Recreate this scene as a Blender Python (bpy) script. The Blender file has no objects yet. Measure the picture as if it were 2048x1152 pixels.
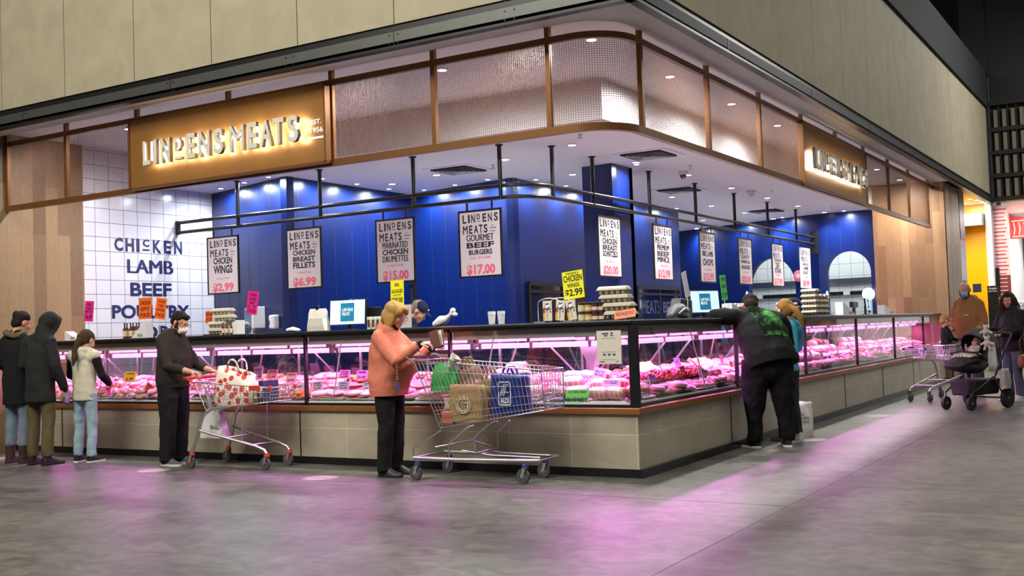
import bpy, math, random
from mathutils import Vector as V, Matrix as M, noise as NZ
R_ = math.radians
SC = bpy.context.scene
COL = SC.collection
random.seed(7)
# ---------------------------------------------------------------- camera
YAW, PIT, ROL, FPX = -0.545988, 0.0393513, -0.0342132, 2177.586
CAM = V((4.04135, -8.75462, 1.33))
_f = V((math.sin(YAW)*math.cos(PIT), math.cos(YAW)*math.cos(PIT), math.sin(PIT)))
_r = V((math.cos(YAW), -math.sin(YAW), 0)); _u = _r.cross(_f)
RX = _r*math.cos(ROL)+_u*math.sin(ROL); UX = -_r*math.sin(ROL)+_u*math.cos(ROL)
cam = bpy.data.cameras.new('camera'); cam.sensor_width = 36; cam.lens = FPX/2048*36
cam.clip_end = 200; cam.clip_start = .05
co = bpy.data.objects.new('camera', cam); COL.objects.link(co)
co.matrix_world = M(((RX.x, UX.x, -_f.x, CAM.x), (RX.y, UX.y, -_f.y, CAM.y), (RX.z, UX.z, -_f.z, CAM.z), (0, 0, 0, 1)))
SC.camera = co
def at(px, py, x=None, y=None, z=None):      # the world point seen at a pixel on one known plane of the place
    d = _f + RX*((px-1024)/FPX) + UX*(-(py-576)/FPX)
    t = (x-CAM.x)/d.x if x is not None else (y-CAM.y)/d.y if y is not None else (z-CAM.z)/d.z
    return CAM + d*t
# ---------------------------------------------------------------- world, light, exposure
w = bpy.data.worlds.new('hall'); SC.world = w; w.use_nodes = True
w.node_tree.nodes['Background'].inputs[0].default_value = (.9, .92, 1, 1)
w.node_tree.nodes['Background'].inputs[1].default_value = .07
SC.view_settings.view_transform = 'Standard'; SC.view_settings.look = 'None'
SC.view_settings.exposure = 0.0; SC.view_settings.gamma = 1; SC.view_settings.use_curve_mapping = False
cy = SC.cycles
cy.max_bounces = 6; cy.diffuse_bounces = 3; cy.glossy_bounces = 3; cy.transmission_bounces = 4; cy.transparent_max_bounces = 14
cy.caustics_reflective = False; cy.caustics_refractive = False; cy.sample_clamp_indirect = 4
def lamp(name, kind, loc, power, col=(1, 1, 1), aim=None, size=.1, size_y=None, spot=None, blend=.6, spread=None):
    l = bpy.data.lights.new(name, kind); l.energy = power; l.color = col
    if kind == 'AREA':
        l.shape = 'RECTANGLE' if size_y else 'SQUARE'; l.size = size
        if size_y: l.size_y = size_y
        if spread: l.spread = R_(spread)
    else: l.shadow_soft_size = size
    if spot: l.spot_size = R_(spot); l.spot_blend = blend
    o = bpy.data.objects.new(name, l); COL.objects.link(o); o.location = loc
    if aim is not None: o.rotation_euler = (V(aim)-V(loc)).to_track_quat('-Z', 'Y').to_euler()
    return o
HALL = (1, .95, .85)
lamp('hall_lamp', 'AREA', (-5, -9, 9.5), 1400, HALL, (-5, -3, 2), 7, 3)
lamp('hall_lamp', 'AREA', (3, -5, 10), 760, HALL, (2, -3, 0), 4, 4)
lamp('hall_lamp', 'AREA', (7, 6, 9.5), 270, (1, .96, .9), (3, 6, 0), 3, 8)
lamp('hall_lamp', 'AREA', (5, 17, 8.5), 620, (1, .97, .93), (3, 16, 0), 3, 4)
PINK = (1, .19, .90)
# ---------------------------------------------------------------- materials
MATS = {}
def mat(name, col=(.5, .5, .5), rough=.5, metal=0, var=0, vscale=8, bump=0, bscale=40, emit=0, ecol=None, spec=None, coat=0, alpha=1, sub=0, stretch=None):
    if name in MATS: return MATS[name]
    m = bpy.data.materials.new(name); m.use_nodes = True; MATS[name] = m
    nt = m.node_tree; b = nt.nodes['Principled BSDF']; L = nt.links.new
    b.inputs['Base Color'].default_value = (*col, 1); b.inputs['Roughness'].default_value = rough
    b.inputs['Metallic'].default_value = metal
    if spec is not None: b.inputs['Specular IOR Level'].default_value = spec
    if coat: b.inputs['Coat Weight'].default_value = coat; b.inputs['Coat Roughness'].default_value = .08
    if sub: b.inputs['Subsurface Weight'].default_value = sub; b.inputs['Subsurface Scale'].default_value = .02; b.inputs['Subsurface Radius'].default_value = (1, .4, .3)
    if emit: b.inputs['Emission Color'].default_value = (*(ecol or col), 1); b.inputs['Emission Strength'].default_value = emit
    if alpha < 1: b.inputs['Alpha'].default_value = alpha
    if var or bump:
        tc = nt.nodes.new('ShaderNodeTexCoord'); src = tc.outputs['Object']
        if stretch:
            mp = nt.nodes.new('ShaderNodeMapping'); mp.inputs['Scale'].default_value = stretch; L(src, mp.inputs[0]); src = mp.outputs[0]
    if var:
        n = nt.nodes.new('ShaderNodeTexNoise'); n.inputs['Scale'].default_value = vscale; n.inputs['Detail'].default_value = 5; L(src, n.inputs['Vector'])
        mx = nt.nodes.new('ShaderNodeMix'); mx.data_type = 'RGBA'; L(n.outputs[0], mx.inputs['Factor'])
        mx.inputs['A'].default_value = (*[c*(1-var) for c in col], 1); mx.inputs['B'].default_value = (*[min(1, c*(1+var)) for c in col], 1)
        L(mx.outputs['Result'], b.inputs['Base Color'])
    if bump:
        n = nt.nodes.new('ShaderNodeTexNoise'); n.inputs['Scale'].default_value = bscale; n.inputs['Detail'].default_value = 3; L(src, n.inputs['Vector'])
        bp = nt.nodes.new('ShaderNodeBump'); bp.inputs['Strength'].default_value = bump; bp.inputs['Distance'].default_value = .01
        L(n.outputs[0], bp.inputs['Height']); L(bp.outputs[0], b.inputs['Normal'])
    return m
def tiled(name, c1, c2, grout, w, h, axes, mortar=.006, rough=.4, offset=0, var=.0, vscale=3, bump=.3, stretch=(1, 1, 1), freq=2, ofs=(0, 0), spec=.5, grain=None):
    # courses of tiles or boards laid out in the object's own metres; axes names the two running axes
    m = bpy.data.materials.new(name); m.use_nodes = True; MATS[name] = m
    nt = m.node_tree; b = nt.nodes['Principled BSDF']; L = nt.links.new; N = nt.nodes.new
    tc = N('ShaderNodeTexCoord'); sp = N('ShaderNodeSeparateXYZ'); cb = N('ShaderNodeCombineXYZ'); L(tc.outputs['Object'], sp.inputs[0])
    for k in (0, 1):
        ad = N('ShaderNodeMath'); ad.operation = 'ADD'; ad.inputs[1].default_value = ofs[k]; L(sp.outputs['XYZ'.index(axes[k])], ad.inputs[0]); L(ad.outputs[0], cb.inputs[k])
    br = N('ShaderNodeTexBrick'); L(cb.outputs[0], br.inputs['Vector']); br.offset = offset; br.offset_frequency = freq
    br.inputs['Scale'].default_value = 1; br.inputs['Brick Width'].default_value = w; br.inputs['Row Height'].default_value = h
    br.inputs['Mortar Size'].default_value = mortar; br.inputs['Mortar Smooth'].default_value = .1
    br.inputs['Color1'].default_value = (*c1, 1); br.inputs['Color2'].default_value = (*c2, 1); br.inputs['Mortar'].default_value = (*grout, 1)
    out = br.outputs['Color']
    if var:
        mp = N('ShaderNodeMapping'); mp.inputs['Scale'].default_value = stretch; L(tc.outputs['Object'], mp.inputs[0])
        n = N('ShaderNodeTexNoise'); n.inputs['Scale'].default_value = vscale; n.inputs['Detail'].default_value = 8; n.inputs['Distortion'].default_value = 1.1; L(mp.outputs[0], n.inputs['Vector'])
        mr = N('ShaderNodeMapRange'); mr.inputs['From Min'].default_value = .25; mr.inputs['From Max'].default_value = .75; mr.inputs['To Min'].default_value = 1-var; mr.inputs['To Max'].default_value = 1+var
        L(n.outputs[0], mr.inputs['Value'])
        mx = N('ShaderNodeMix'); mx.data_type = 'RGBA'; mx.blend_type = 'MULTIPLY'; mx.inputs['Factor'].default_value = 1
        L(out, mx.inputs['A']); L(mr.outputs[0], mx.inputs['B']); out = mx.outputs['Result']
    L(out, b.inputs['Base Color']); b.inputs['Roughness'].default_value = rough; b.inputs['Specular IOR Level'].default_value = spec
    if bump:
        bp = N('ShaderNodeBump'); bp.inputs['Strength'].default_value = bump; bp.inputs['Distance'].default_value = .004; bp.invert = True
        L(br.outputs['Fac'], bp.inputs['Height']); L(bp.outputs[0], b.inputs['Normal'])
    return m
def glassy(name, tint=(1, 1, 1), refl=.06, rough=.02):      # a thin clear pane: mostly see-through with a mirror-like sheen at grazing angles
    m = bpy.data.materials.new(name); m.use_nodes = True; MATS[name] = m; nt = m.node_tree; L = nt.links.new; N = nt.nodes.new
    nt.nodes.remove(nt.nodes['Principled BSDF']); out = nt.nodes['Material Output']
    t = N('ShaderNodeBsdfTransparent'); t.inputs[0].default_value = (*tint, 1); g = N('ShaderNodeBsdfGlossy'); g.inputs['Roughness'].default_value = rough
    lw = N('ShaderNodeLayerWeight'); pw = N('ShaderNodeMath'); pw.operation = 'POWER'; pw.inputs[1].default_value = 4.5; L(lw.outputs['Facing'], pw.inputs[0])
    mu = N('ShaderNodeMath'); mu.operation = 'MULTIPLY_ADD'; mu.inputs[1].default_value = .7; mu.inputs[2].default_value = refl; mu.use_clamp = True; L(pw.outputs[0], mu.inputs[0])
    mx = N('ShaderNodeMixShader'); L(mu.outputs[0], mx.inputs[0]); L(t.outputs[0], mx.inputs[1]); L(g.outputs[0], mx.inputs[2]); L(mx.outputs[0], out.inputs[0])
    return m
K = lambda h: tuple(((int(h[i:i+2], 16)/255+.055)/1.055)**2.4 if int(h[i:i+2], 16) > 10 else int(h[i:i+2], 16)/255/12.92 for i in (0, 2, 4))
# ---------------------------------------------------------------- mesh builder
class MB:
    def __init__(s): s.v = []; s.f = []; s.m = []
    def add(s, v, f, mi=0):
        o = len(s.v); s.v += [tuple(p) for p in v]; s.f += [tuple(i+o for i in q) for q in f]; s.m += [mi]*len(f); return s
    def box(s, x0, x1, y0, y1, z0, z1, mi=0):
        return s.add([(x, y, z) for z in (z0, z1) for y in (y0, y1) for x in (x0, x1)], [(0, 2, 3, 1), (4, 5, 7, 6), (0, 1, 5, 4), (2, 6, 7, 3), (0, 4, 6, 2), (1, 3, 7, 5)], mi)
    def obox(s, c, ax, ay, az, mi=0):      # centre and three half-axis vectors
        c, ax, ay, az = V(c), V(ax), V(ay), V(az)
        return s.add([c+ax*i+ay*j+az*k for k in (-1, 1) for j in (-1, 1) for i in (-1, 1)], [(0, 2, 3, 1), (4, 5, 7, 6), (0, 1, 5, 4), (2, 6, 7, 3), (0, 4, 6, 2), (1, 3, 7, 5)], mi)
    def loft(s, rings, cap=True, mi=0, closed=False):
        n = len(rings[0]); v = [p for r in rings for p in r]; f = []; k = len(rings)
        for a in range(k if closed else k-1):
            b = (a+1) % k
            for i in range(n): f.append((a*n+i, a*n+(i+1) % n, b*n+(i+1) % n, b*n+i))
        if cap and not closed: f.append(tuple(range(n-1, -1, -1))); f.append(tuple((k-1)*n+i for i in range(n)))
        return s.add(v, f, mi)
    def tube(s, pts, r, n=8, mi=0, lat=None, ry=None, closed=False, cap=True, rnd=False, sq=False):
        # swept tube: r (and ry) may be lists; lat fixes the first cross axis; rnd adds domed ends
        P = [V(p) for p in pts]; k = len(P)
        rl = list(r) if isinstance(r, (list, tuple)) else [r]*k
        ryl = list(ry) if isinstance(ry, (list, tuple)) else ([ry]*k if ry else rl)
        T = []
        for i in range(k):
            a = P[(i-1) % k] if (i or closed) else P[i]; b = P[(i+1) % k] if (i < k-1 or closed) else P[i]
            t = b-a; T.append(t.normalized() if t.length > 1e-9 else V((0, 0, 1)))
        if rnd:
            e0, e1 = [], []
            for q in (.95, .75, .4):
                c = math.sqrt(1-q*q); e0.append((P[0]-T[0]*min(rl[0], ryl[0])*q, rl[0]*c, ryl[0]*c)); e1.insert(0, (P[-1]+T[-1]*min(rl[-1], ryl[-1])*q, rl[-1]*c, ryl[-1]*c))
            P = [e[0] for e in e0]+P+[e[0] for e in e1]; rl = [e[1] for e in e0]+rl+[e[1] for e in e1]; ryl = [e[2] for e in e0]+ryl+[e[2] for e in e1]
            T = [T[0]]*3+T+[T[-1]]*3
        x = V(lat) if lat is not None else (V((0, 0, 1)) if abs(T[0].z) < .9 else V((1, 0, 0)))
        rings = []
        for p, t, a, b in zip(P, T, rl, ryl):
            x = (V(lat) if lat is not None else x); x = x-t*x.dot(t)
            if x.length < 1e-6: x = t.orthogonal()
            x.normalize(); y = t.cross(x)
            if sq: rings.append([p+x*a*i+y*b*j for i, j in ((1, 1), (-1, 1), (-1, -1), (1, -1))])
            else: rings.append([p+x*a*math.cos(2*math.pi*i/n)+y*b*math.sin(2*math.pi*i/n) for i in range(n)])
        return s.loft(rings, cap, mi, closed)
    def lathe(s, prof, c=(0, 0, 0), n=20, mi=0, ax=None):
        c = V(c); Q = V(ax).to_track_quat('Z', 'Y') if ax is not None else None; rings = []
        for r, z in prof:
            rg = [V((r*math.cos(2*math.pi*i/n), r*math.sin(2*math.pi*i/n), z)) for i in range(n)]
            rings.append([c+(Q @ p if Q else p) for p in rg])
        return s.loft(rings, True, mi)
    def ell(s, c, r, rot=None, n=16, k=9, mi=0):
        c = V(c); rings = []
        for j in range(k):
            a = math.pi*(j+.35)/(k-.3); a = min(max(a, .12), math.pi-.12)
            rg = [V((r[0]*math.sin(a)*math.cos(2*math.pi*i/n), r[1]*math.sin(a)*math.sin(2*math.pi*i/n), -r[2]*math.cos(a))) for i in range(n)]
            rings.append([c+(rot @ p if rot else p) for p in rg])
        return s.loft(rings, True, mi)
    def poly(s, pts, d, mi=0):             # flat outline pushed along vector d
        pts = [V(p) for p in pts]; d = V(d); n = len(pts)
        return s.add(pts+[p+d for p in pts], [tuple(range(n-1, -1, -1)), tuple(range(n, 2*n))]+[(i, (i+1) % n, n+(i+1) % n, n+i) for i in range(n)], mi)
    def txt(s, body, o, ux, uz, w, h, mi=0, bold=.02, depth=0, fitw=True, just='L'):
        # lettering fitted to a w x h box at o (lower left) along ux and uz; depth raises it along the normal
        v, f, (W, H) = glyphs(body, bold, depth > 0); ux, uz, o = V(ux), V(uz), V(o); nr = ux.cross(uz)
        sy = h/H; sx = w/W if fitw else min(sy, w/W)
        sh = 0 if just == 'L' else (w-W*sx)/2
        return s.add([o+ux*(p[0]*sx+sh)+uz*(p[1]*sy)+nr*(p[2]*(depth or .01)) for p in v], f, mi)
    def build(s, name, mats, parent=None, smooth=None, bevel=0, loc=None, mods=()):
        me = bpy.data.meshes.new(name); me.from_pydata(s.v, [], s.f)
        for m in (mats if isinstance(mats, (list, tuple)) else [mats]): me.materials.append(m)
        if any(s.m): me.polygons.foreach_set('material_index', s.m)
        if smooth is not None:
            me.shade_smooth()
            if smooth < 180: me.set_sharp_from_angle(angle=R_(smooth))
        me.update(); o = bpy.data.objects.new(name, me); COL.objects.link(o)
        if parent: o.parent = parent
        if loc is not None: o.location = loc
        if bevel:
            b = o.modifiers.new('b', 'BEVEL'); b.width = bevel; b.segments = 2; b.limit_method = 'ANGLE'; b.angle_limit = R_(40)
        return o
_G = {}
def glyphs(body, bold, solid):
    key = (body, bold, solid)
    if key in _G: return _G[key]
    thick = bold if 'M' in body and not solid else 0; bold = 0 if 'M' in body or (solid and body == 'D') else bold     # this letter is thickened by overlapping strokes instead
    cu = bpy.data.curves.new('g', 'FONT'); cu.body = body; cu.size = 1; cu.offset = bold; cu.resolution_u = 5 if solid or len(body) < 8 and bold < .034 else 2; cu.space_line = .85
    if solid: cu.extrude = .5
    ob = bpy.data.objects.new('g', cu); me = bpy.data.meshes.new_from_object(ob)
    v = [tuple(p.co) for p in me.vertices]; f = [tuple(p.vertices) for p in me.polygons]
    if thick:
        n = len(v); base, bf = v, f; v, f = [], []
        for k, dx in enumerate((-thick, 0, thick)): v += [(p[0]+dx, p[1], p[2]+.05*k) for p in base]; f += [tuple(i+k*n for i in q) for q in bf]
    bpy.data.objects.remove(ob); bpy.data.curves.remove(cu); bpy.data.meshes.remove(me)
    x0 = min(p[0] for p in v); y0 = min(p[1] for p in v); W = max(p[0] for p in v)-x0; H = max(p[1] for p in v)-y0
    _G[key] = ([(p[0]-x0, p[1]-y0, p[2]+(.5 if solid else 0)) for p in v], f, (W, H)); return _G[key]
def tag(o, label, cat=None, group=None, kind=None):
    if label: o['label'] = label
    if cat: o['category'] = cat
    if group: o['group'] = group
    if kind: o['kind'] = kind
    return o
def thing(name, label, cat, loc=(0, 0, 0), rz=0, group=None):
    o = bpy.data.objects.new(name, None); COL.objects.link(o); o.empty_display_size = .1
    o.location = loc; o.rotation_euler = (0, 0, rz); return tag(o, label, cat, group)
def struct(name, mb, m, **k): return tag(mb.build(name, m, **k), None, kind='structure')
def copy_tree(o, parent=None, kids=None):
    kids = kids or {}
    c = o.copy(); COL.objects.link(c)
    if parent: c.parent = parent
    for ch in list(o.children): copy_tree(ch, c)
    return c
def arc(cx, cy, r, a0, a1, n=8): return [(cx+r*math.cos(R_(a0+(a1-a0)*i/n)), cy+r*math.sin(R_(a0+(a1-a0)*i/n))) for i in range(n+1)]
# ---------------------------------------------------------------- the setting
def at2(px, py, a, b):                       # the point seen at a pixel on an upright plane through a and b
    a, b = V((*a, 0)), V((*b, 0)); n = (b-a).cross(V((0, 0, 1))); d = _f+RX*((px-1024)/FPX)+UX*(-(py-576)/FPX)
    return CAM+d*((a-CAM).dot(n)/d.dot(n))
floorm = tiled('slate_floor', K('484944'), K('5a5a54'), K('63625b'), .92, .46, 'XY', .003, .42, .5, .55, 3.2, .3, (1.5, 1.9, 1), spec=.35)
panelm = tiled('fibre_cement', K('978f77'), K('9a927b'), K('989079'), 50, 50, 'XZ', 0, .75, 0, .12, 2.2, 0, (1, 1, 1.0))
dark = mat('dark_gap', (.006, .006, .006), .8)
black = mat('black_metal', (.012, .012, .013), .35, .3)
beamm = mat('grey_steel_paint', (.085, .09, .08), .42, .5, .1, 6)
white = mat('white_paint', (.82, .79, .80), .6)
bluem = mat('blue_lacquer', (.0008, .0085, .074), .3, 0, .06, 2, spec=.5)
bluedk = mat('groove_blue', (.002, .006, .05), .6)
tilem = tiled('white_tile', K('cbc8cf'), K('c5c2cb'), K('5d6074'), .246, .205, 'YZ', .004, .16, 0, 0, ofs=(.113, .0), bump=.4)
tileb = tiled('kitchen_tile', K('e2e8e8'), K('dde4e4'), K('8b9aa2'), .3, .3, 'XZ', .005, .25, 0, 0)
woodm = tiled('oak_boards', K('8c7254'), K('604935'), K('5c4430'), 1.75, .19, 'ZY', .0012, .45, .37, .24, 5, .15, (22, 22, 1.2), freq=2)
woodx = tiled('oak_boards_front', K('8f6e4d'), K('704f35'), K('5c4430'), 1.75, .16, 'ZX', .0012, .45, .37, .24, 5, .15, (22, 22, 1.2), freq=2)
bronze = mat('bronze_paint', K('7d532e'), .38, .55, .08, 20)
steel = mat('brushed_steel', (.55, .55, .56), .28, 1, .1, 30, stretch=(1, 30, 1))
chrome = mat('zinc_plated_wire', (.62, .62, .63), .3, .9)
def navy(h): return mat('navy_print', K('1a1f4d'), .5)
# floor, hall ceiling
struct('floor', MB().box(-16, 14, -14, 36, -.1, 0), floorm)
MB0 = MB(); MB0.box(1.583, 1.591, -14, -1.3, 0, .0012); MB0.box(-16, 1.59, -1.0, -.994, 0, .0012); MB0.box(1.583, 1.591, -1.3, 20, 0, .0012)
struct('trim_1', MB0, mat('floor_joint', (.05, .05, .05), .5))
struct('ceiling_1', MB().box(-16, 14, -14, 36, 12, 12.1), mat('black_ceiling', (.006, .006, .006), .9))
# the panelled upper facade on two sides of the corner
m = MB(); m.box(-14, .22, -.36, -.2, 4.3, 6.5, 1); x = .24; xs = [.24]+[-1.024-1.242*i for i in range(11)]
for a, b in zip(xs, xs[1:]): m.box(b+.006, a-.006, -.4, -.36, 4.33, 6.5)
struct('wall_upper_left', m, [panelm, dark])
m = MB(); m.box(.1, .2, -.36, 20.6, 4.3, 6.5, 1); ys = [-.4]+[.786+1.455*i for i in range(14)]+[20.6]
for a, b in zip(ys, ys[1:]): m.box(.2, .24, a+.006, b-.006, 4.33, 6.5)
struct('wall_upper_right', m, [tiled('fibre_cement_side', K('978f77'), K('9a927b'), K('989079'), 50, 50, 'YZ', 0, .75, 0, .12, 2.2, 0), dark])
m = MB(); m.box(-14, .3, -.46, -.1, 6.5, 7.4); m.box(-.1, .3, -.46, 20.7, 6.5, 7.4); m.box(.16, .3, 20.6, 20.72, 4.1, 7.4)
struct('trim_2', m, mat('roof_edge_steel', (.009, .009, .010), .85))
m = MB()                                      # channel beam: web, lips, splice plates, bolts; black strip paints the shadow recess above
m.box(-14, .24, -.42, -.36, 4.11, 4.25); m.box(-14, .27, -.45, -.36, 4.085, 4.11, 1); m.box(-14, .22, -.38, -.3, 4.25, 4.335, 1)
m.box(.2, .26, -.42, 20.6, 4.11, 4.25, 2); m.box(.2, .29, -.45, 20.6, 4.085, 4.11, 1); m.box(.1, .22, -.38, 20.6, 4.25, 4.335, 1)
for x in (-8.02, -5.38, -2.26): m.box(x-.004, x+.004, -.423, -.42, 4.09, 4.25, 1)
for x in (-8.02, -5.38, -3.6, -2.26, -.95):
    for dx in (-.05, .05):
        for z in (4.135, 4.22): m.lathe([(.008, 0), (.008, .006)], (x+dx, -.42, z), 8, 1, (0, -1, 0))
for y in (1.9, 4.9, 8, 11.2): m.box(.26, .264, y-.004, y+.004, 4.09, 4.25, 1)
struct('trim_3', m, [beamm, black, mat('shaded_steel', (.022, .024, .025), .55, .2)])  # right web repeats the beam steel darker, its shade put into the colour
# soffit: outer band with a rounded inner corner, then the recessed upper ceiling
inner = [(-9.1, -.1)]+[(p[0], p[1]) for p in arc(-.55, .32, .42, 270, 360)]+[(-.13, 15)]
m = MB(); k = len(inner); outer = [(-9.1, -.42)]+[(.26, -.42)]*(k-2)+[(.26, 17.4)]
outer = [(-9.1, -.42)]+[(.26 if i > 4 else p[0], -.42) for i, p in enumerate(inner[1:-1])]+[(.26, 17.4)]
for i in range(k-1):
    q = [outer[i], outer[i+1], inner[i+1], inner[i]]
    m.loft([[(a, b, z) for a, b in q] for z in (4.1, 4.15)])
m.box(-.13, .26, 15, 17.4, 4.1, 4.15)
struct('ceiling_2', m, white)
struct('ceiling_3', MB().box(-9.2, .2, -.2, 15.2, 4.15, 4.25), white)
struct('ceiling_4', MB().box(-9.2, -1.35, 2.2, 18.6, 3.68, 4.15), white)       # lower shop ceiling and its bulkhead face
# left end wall: boards then white tiles
struct('wall_left', MB().box(-9.2, -9.0, -.42, 1.17, 0, 4.15).box(-9.2, -9.03, -3, -.42, 0, 4.1), woodm)
struct('wall_tiled', MB().box(-9.2, -9.0, 1.17, 3.8, 0, 4.15), tilem)
# blue boarded walls, each a straight run with grooves
def blue(name, p0, p1, z0=0, z1=3.68, t=.12, step=.31, holes=(), arches=()):
    p0, p1 = V((*p0, 0)), V((*p1, 0)); d = p1-p0; L = d.length; d.normalize(); n = V((d.y, -d.x, 0)); m = MB(); up = V((0, 0, 1))
    P = lambda s, z, o=0: p0+d*s+up*z+n*o
    out = [(0, z0)]
    for a, b, sp in arches:
        r = (b-a)/2; out += [(a, z0)]+[((a+b)/2-r*math.cos(R_(t_)), sp+r*math.sin(R_(t_))) for t_ in range(0, 181, 9)]+[(b, z0)]
    out += [(L, z0), (L, z1), (0, z1)]
    m.poly([P(s, z) for s, z in out], -n*t)
    s = step*.6
    while s < L:
        lo = z0
        for a, b, sp in arches:
            if a-.02 < s < b+.02: r = (b-a)/2; lo = sp+math.sqrt(max(0, r*r-(s-(a+b)/2)**2))+.03
        m.add([P(s-.004, lo, .0015), P(s+.004, lo, .0015), P(s+.004, z1, .0015), P(s-.004, z1, .0015)], [(0, 1, 2, 3)], 1); s += step
    for a, b, za, zb in holes: m.obox(P((a+b)/2, (za+zb)/2, .0), d*(b-a)/2, n*.012, up*(zb-za)/2, 2)
    return struct(name, m, [bluem, bluedk, dark])
WA, WB, WC, WD, WD2 = (-9.0, 3.58), (-6.86, 2.99), (-6.86, 5.95), (-4.55, 5.5), (-4.66, 12.3)
blue('wall_blue_a', WA, WB); blue('wall_blue_b', WB, WC, step=.4); blue('wall_blue_c', WC, WD, step=.33); blue('wall_blue_d', WD, WD2, step=.5)
blue('wall_blue_e', WD2, (-9, 12.4))
WE, WF, WG = (-6.5, 16.72), (-2.62, 15.28), (-1.3, 15.28)
def run(p, a, b): return (V((p.x-a[0], p.y-a[1]))).length
r1 = [run(at2(px, 548, WE, WF), WE, WF) for px in (1497, 1590)]; z1 = at2(1545, 516, WE, WF).z
blue('wall_blue_f', WE, WF, arches=[(r1[0], r1[1], z1-(r1[1]-r1[0])/2)])
r2 = [run(at2(px, 548, WF, WG), WF, WG) for px in (1655, 1742)]; z2 = at2(1700, 502, WF, WG).z
blue('wall_blue_g', WF, WG, arches=[(r2[0], r2[1], z2-(r2[1]-r2[0])/2)])
blue('wall_pillar_a', (-3.24, 5.3), (-2.74, 5.26), step=1); blue('wall_pillar_b', (-2.74, 5.26), (-2.74, 5.95), step=.36); blue('wall_pillar_c', (-2.74, 5.95), (-3.24, 5.95), step=1)
# tiled kitchen behind the arches
struct('wall_kitchen', MB().box(-8, -.6, 18.4, 18.6, 0, 3.68).box(-7.0, -6.8, 16.6, 18.4, 0, 3.68).box(-.75, -.6, 16.6, 18.4, 0, 3.68), tileb)
# right end: boarded block, steel jamb
struct('wall_right', MB().box(-1.36, .1, 15.0, 16.6, 0, 4.1), woodx)
struct('wall_right_side', MB().box(.085, .112, 15.0, 16.6, 0, 4.1), woodm)
m = MB(); m.box(-.4, .11, 16.62, 17.35, 0, 4.1); m.box(.1, .116, 16.75, 17.2, 1.2, 2.1, 1); m.box(.1, .118, 16.66, 17.3, 3.0, 4.1, 1)
struct('trim_4', m, [mat('jamb_steel', (.25, .3, .36), .25, .9), black])
# neighbouring shops
yel = mat('yellow_laminate', K('f2b400'), .35)
m = MB(); m.box(-.6, .1, 20.9, 21, 0, 4.1); m.box(-.6, -.5, 17.4, 21, 0, 4.1); struct('wall_yellow', m, yel)
struct('ceiling_5', MB().box(-.6, .24, 17.35, 21, 4.1, 4.2), white)
struct('trim_5', MB().poly([(-.5, 20.2, 3.55), (-.5, 20.88, 3.55), (-.5, 20.88, 3.85), (-.5, 20.2, 3.85)], (.58, 0, 0)), mat('grey_render', K('8f8b80'), .7))
m = MB(); m.box(.3, 6, 27, 27.1, 0, 4.2); m.box(.1, .24, 20.6, 27, 0, 4.2); struct('wall_store', m, mat('store_white', (.7, .69, .68), .7))
struct('ceiling_6', MB().box(.2, 7, 20.74, 27.1, 4.1, 4.2), white)
m = MB()
for z in (4.2, 4.78, 5.36, 5.94, 6.6): m.box(.3, 6, 20.7, 20.82, z-.05, z+.05, 0)
for i in range(28):
    x = .36+i*.2
    m.box(x-.055, x-.035, 20.72, 20.8, 4.2, 6.6, 0)
    for z in (4.26, 4.84, 5.42, 6.0): m.box(x+.035, x+.13, 20.74, 20.78, z, z+.44, 1)
m.box(.3, 14, 20.83, 20.9, 4.15, 12, 0); m.box(-.3, .3, 20.75, 20.9, 7.3, 12, 0)  # black backing extended up and outward to black out the grey background beyond
struct('wall_lattice', m, [mat('black_timber', (.008, .008, .008), .8), mat('grey_slat', K('6e6658'), .7)])
struct('floor_bounce', MB().box(-8.98, -1.12, 1.08, 18.4, .0005, .004), mat('pale_bounce', (.5, .47, .5), .5))  # unseen pale sheet added to bounce light up to the shop ceiling
# ---------------------------------------------------------------- bronze mesh screen over the counter
ZB, ZT = 3.12, 4.03
def spath(s):                                 # s: metres along the screen, 0 at the left wall
    a = 9.0-.58; b = a+.45*math.pi/2
    if s < a: return (-9.0+s, 0.0)
    if s < b: t = (s-a)/.45; return (-.58+.45*math.sin(t), .45-.45*math.cos(t))
    return (-.13, .45+s-b)
SB = 9.0-.58+.45*math.pi/2-.45
pl = [.03]+[9.0+x for x in (-7.76, -6.44, -4.92, -3.41, -2.10, -.80)]+[SB+y for y in (.56, 2.27, 3.98, 5.72, 7.45, 9.15, 10.88, 12.58, 14.45)]
scr = thing('mesh_screen', 'bronze framed wire mesh screen wrapping the corner above the deli counter', 'screen', (0, 0, 0))
def rail(z0, z1, t):
    ss = [.0]+[9-.58+i*.45*math.pi/2/10 for i in range(11)]+[SB+14.5]
    m = MB(); pts = [V((*spath(s), (z0+z1)/2)) for s in ss]; m.tube(pts, (z1-z0)/2, sq=True, lat=(0, 0, 1), ry=t/2); return m
rail(ZB, ZB+.07, .06).build('bottom_rail', bronze, scr, 30); rail(ZT-.06, ZT, .05).build('top_rail', bronze, scr, 30)
for s in pl:
    x, y = spath(s); MB().box(x-.024, x+.024, y-.024, y+.024, ZB+.02, 4.15).build('post', bronze, scr)
for x in (9-5.65, 9-4.2): pass
wire = mat('bronze_wire', K('6b4a33'), .4, .6)
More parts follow.
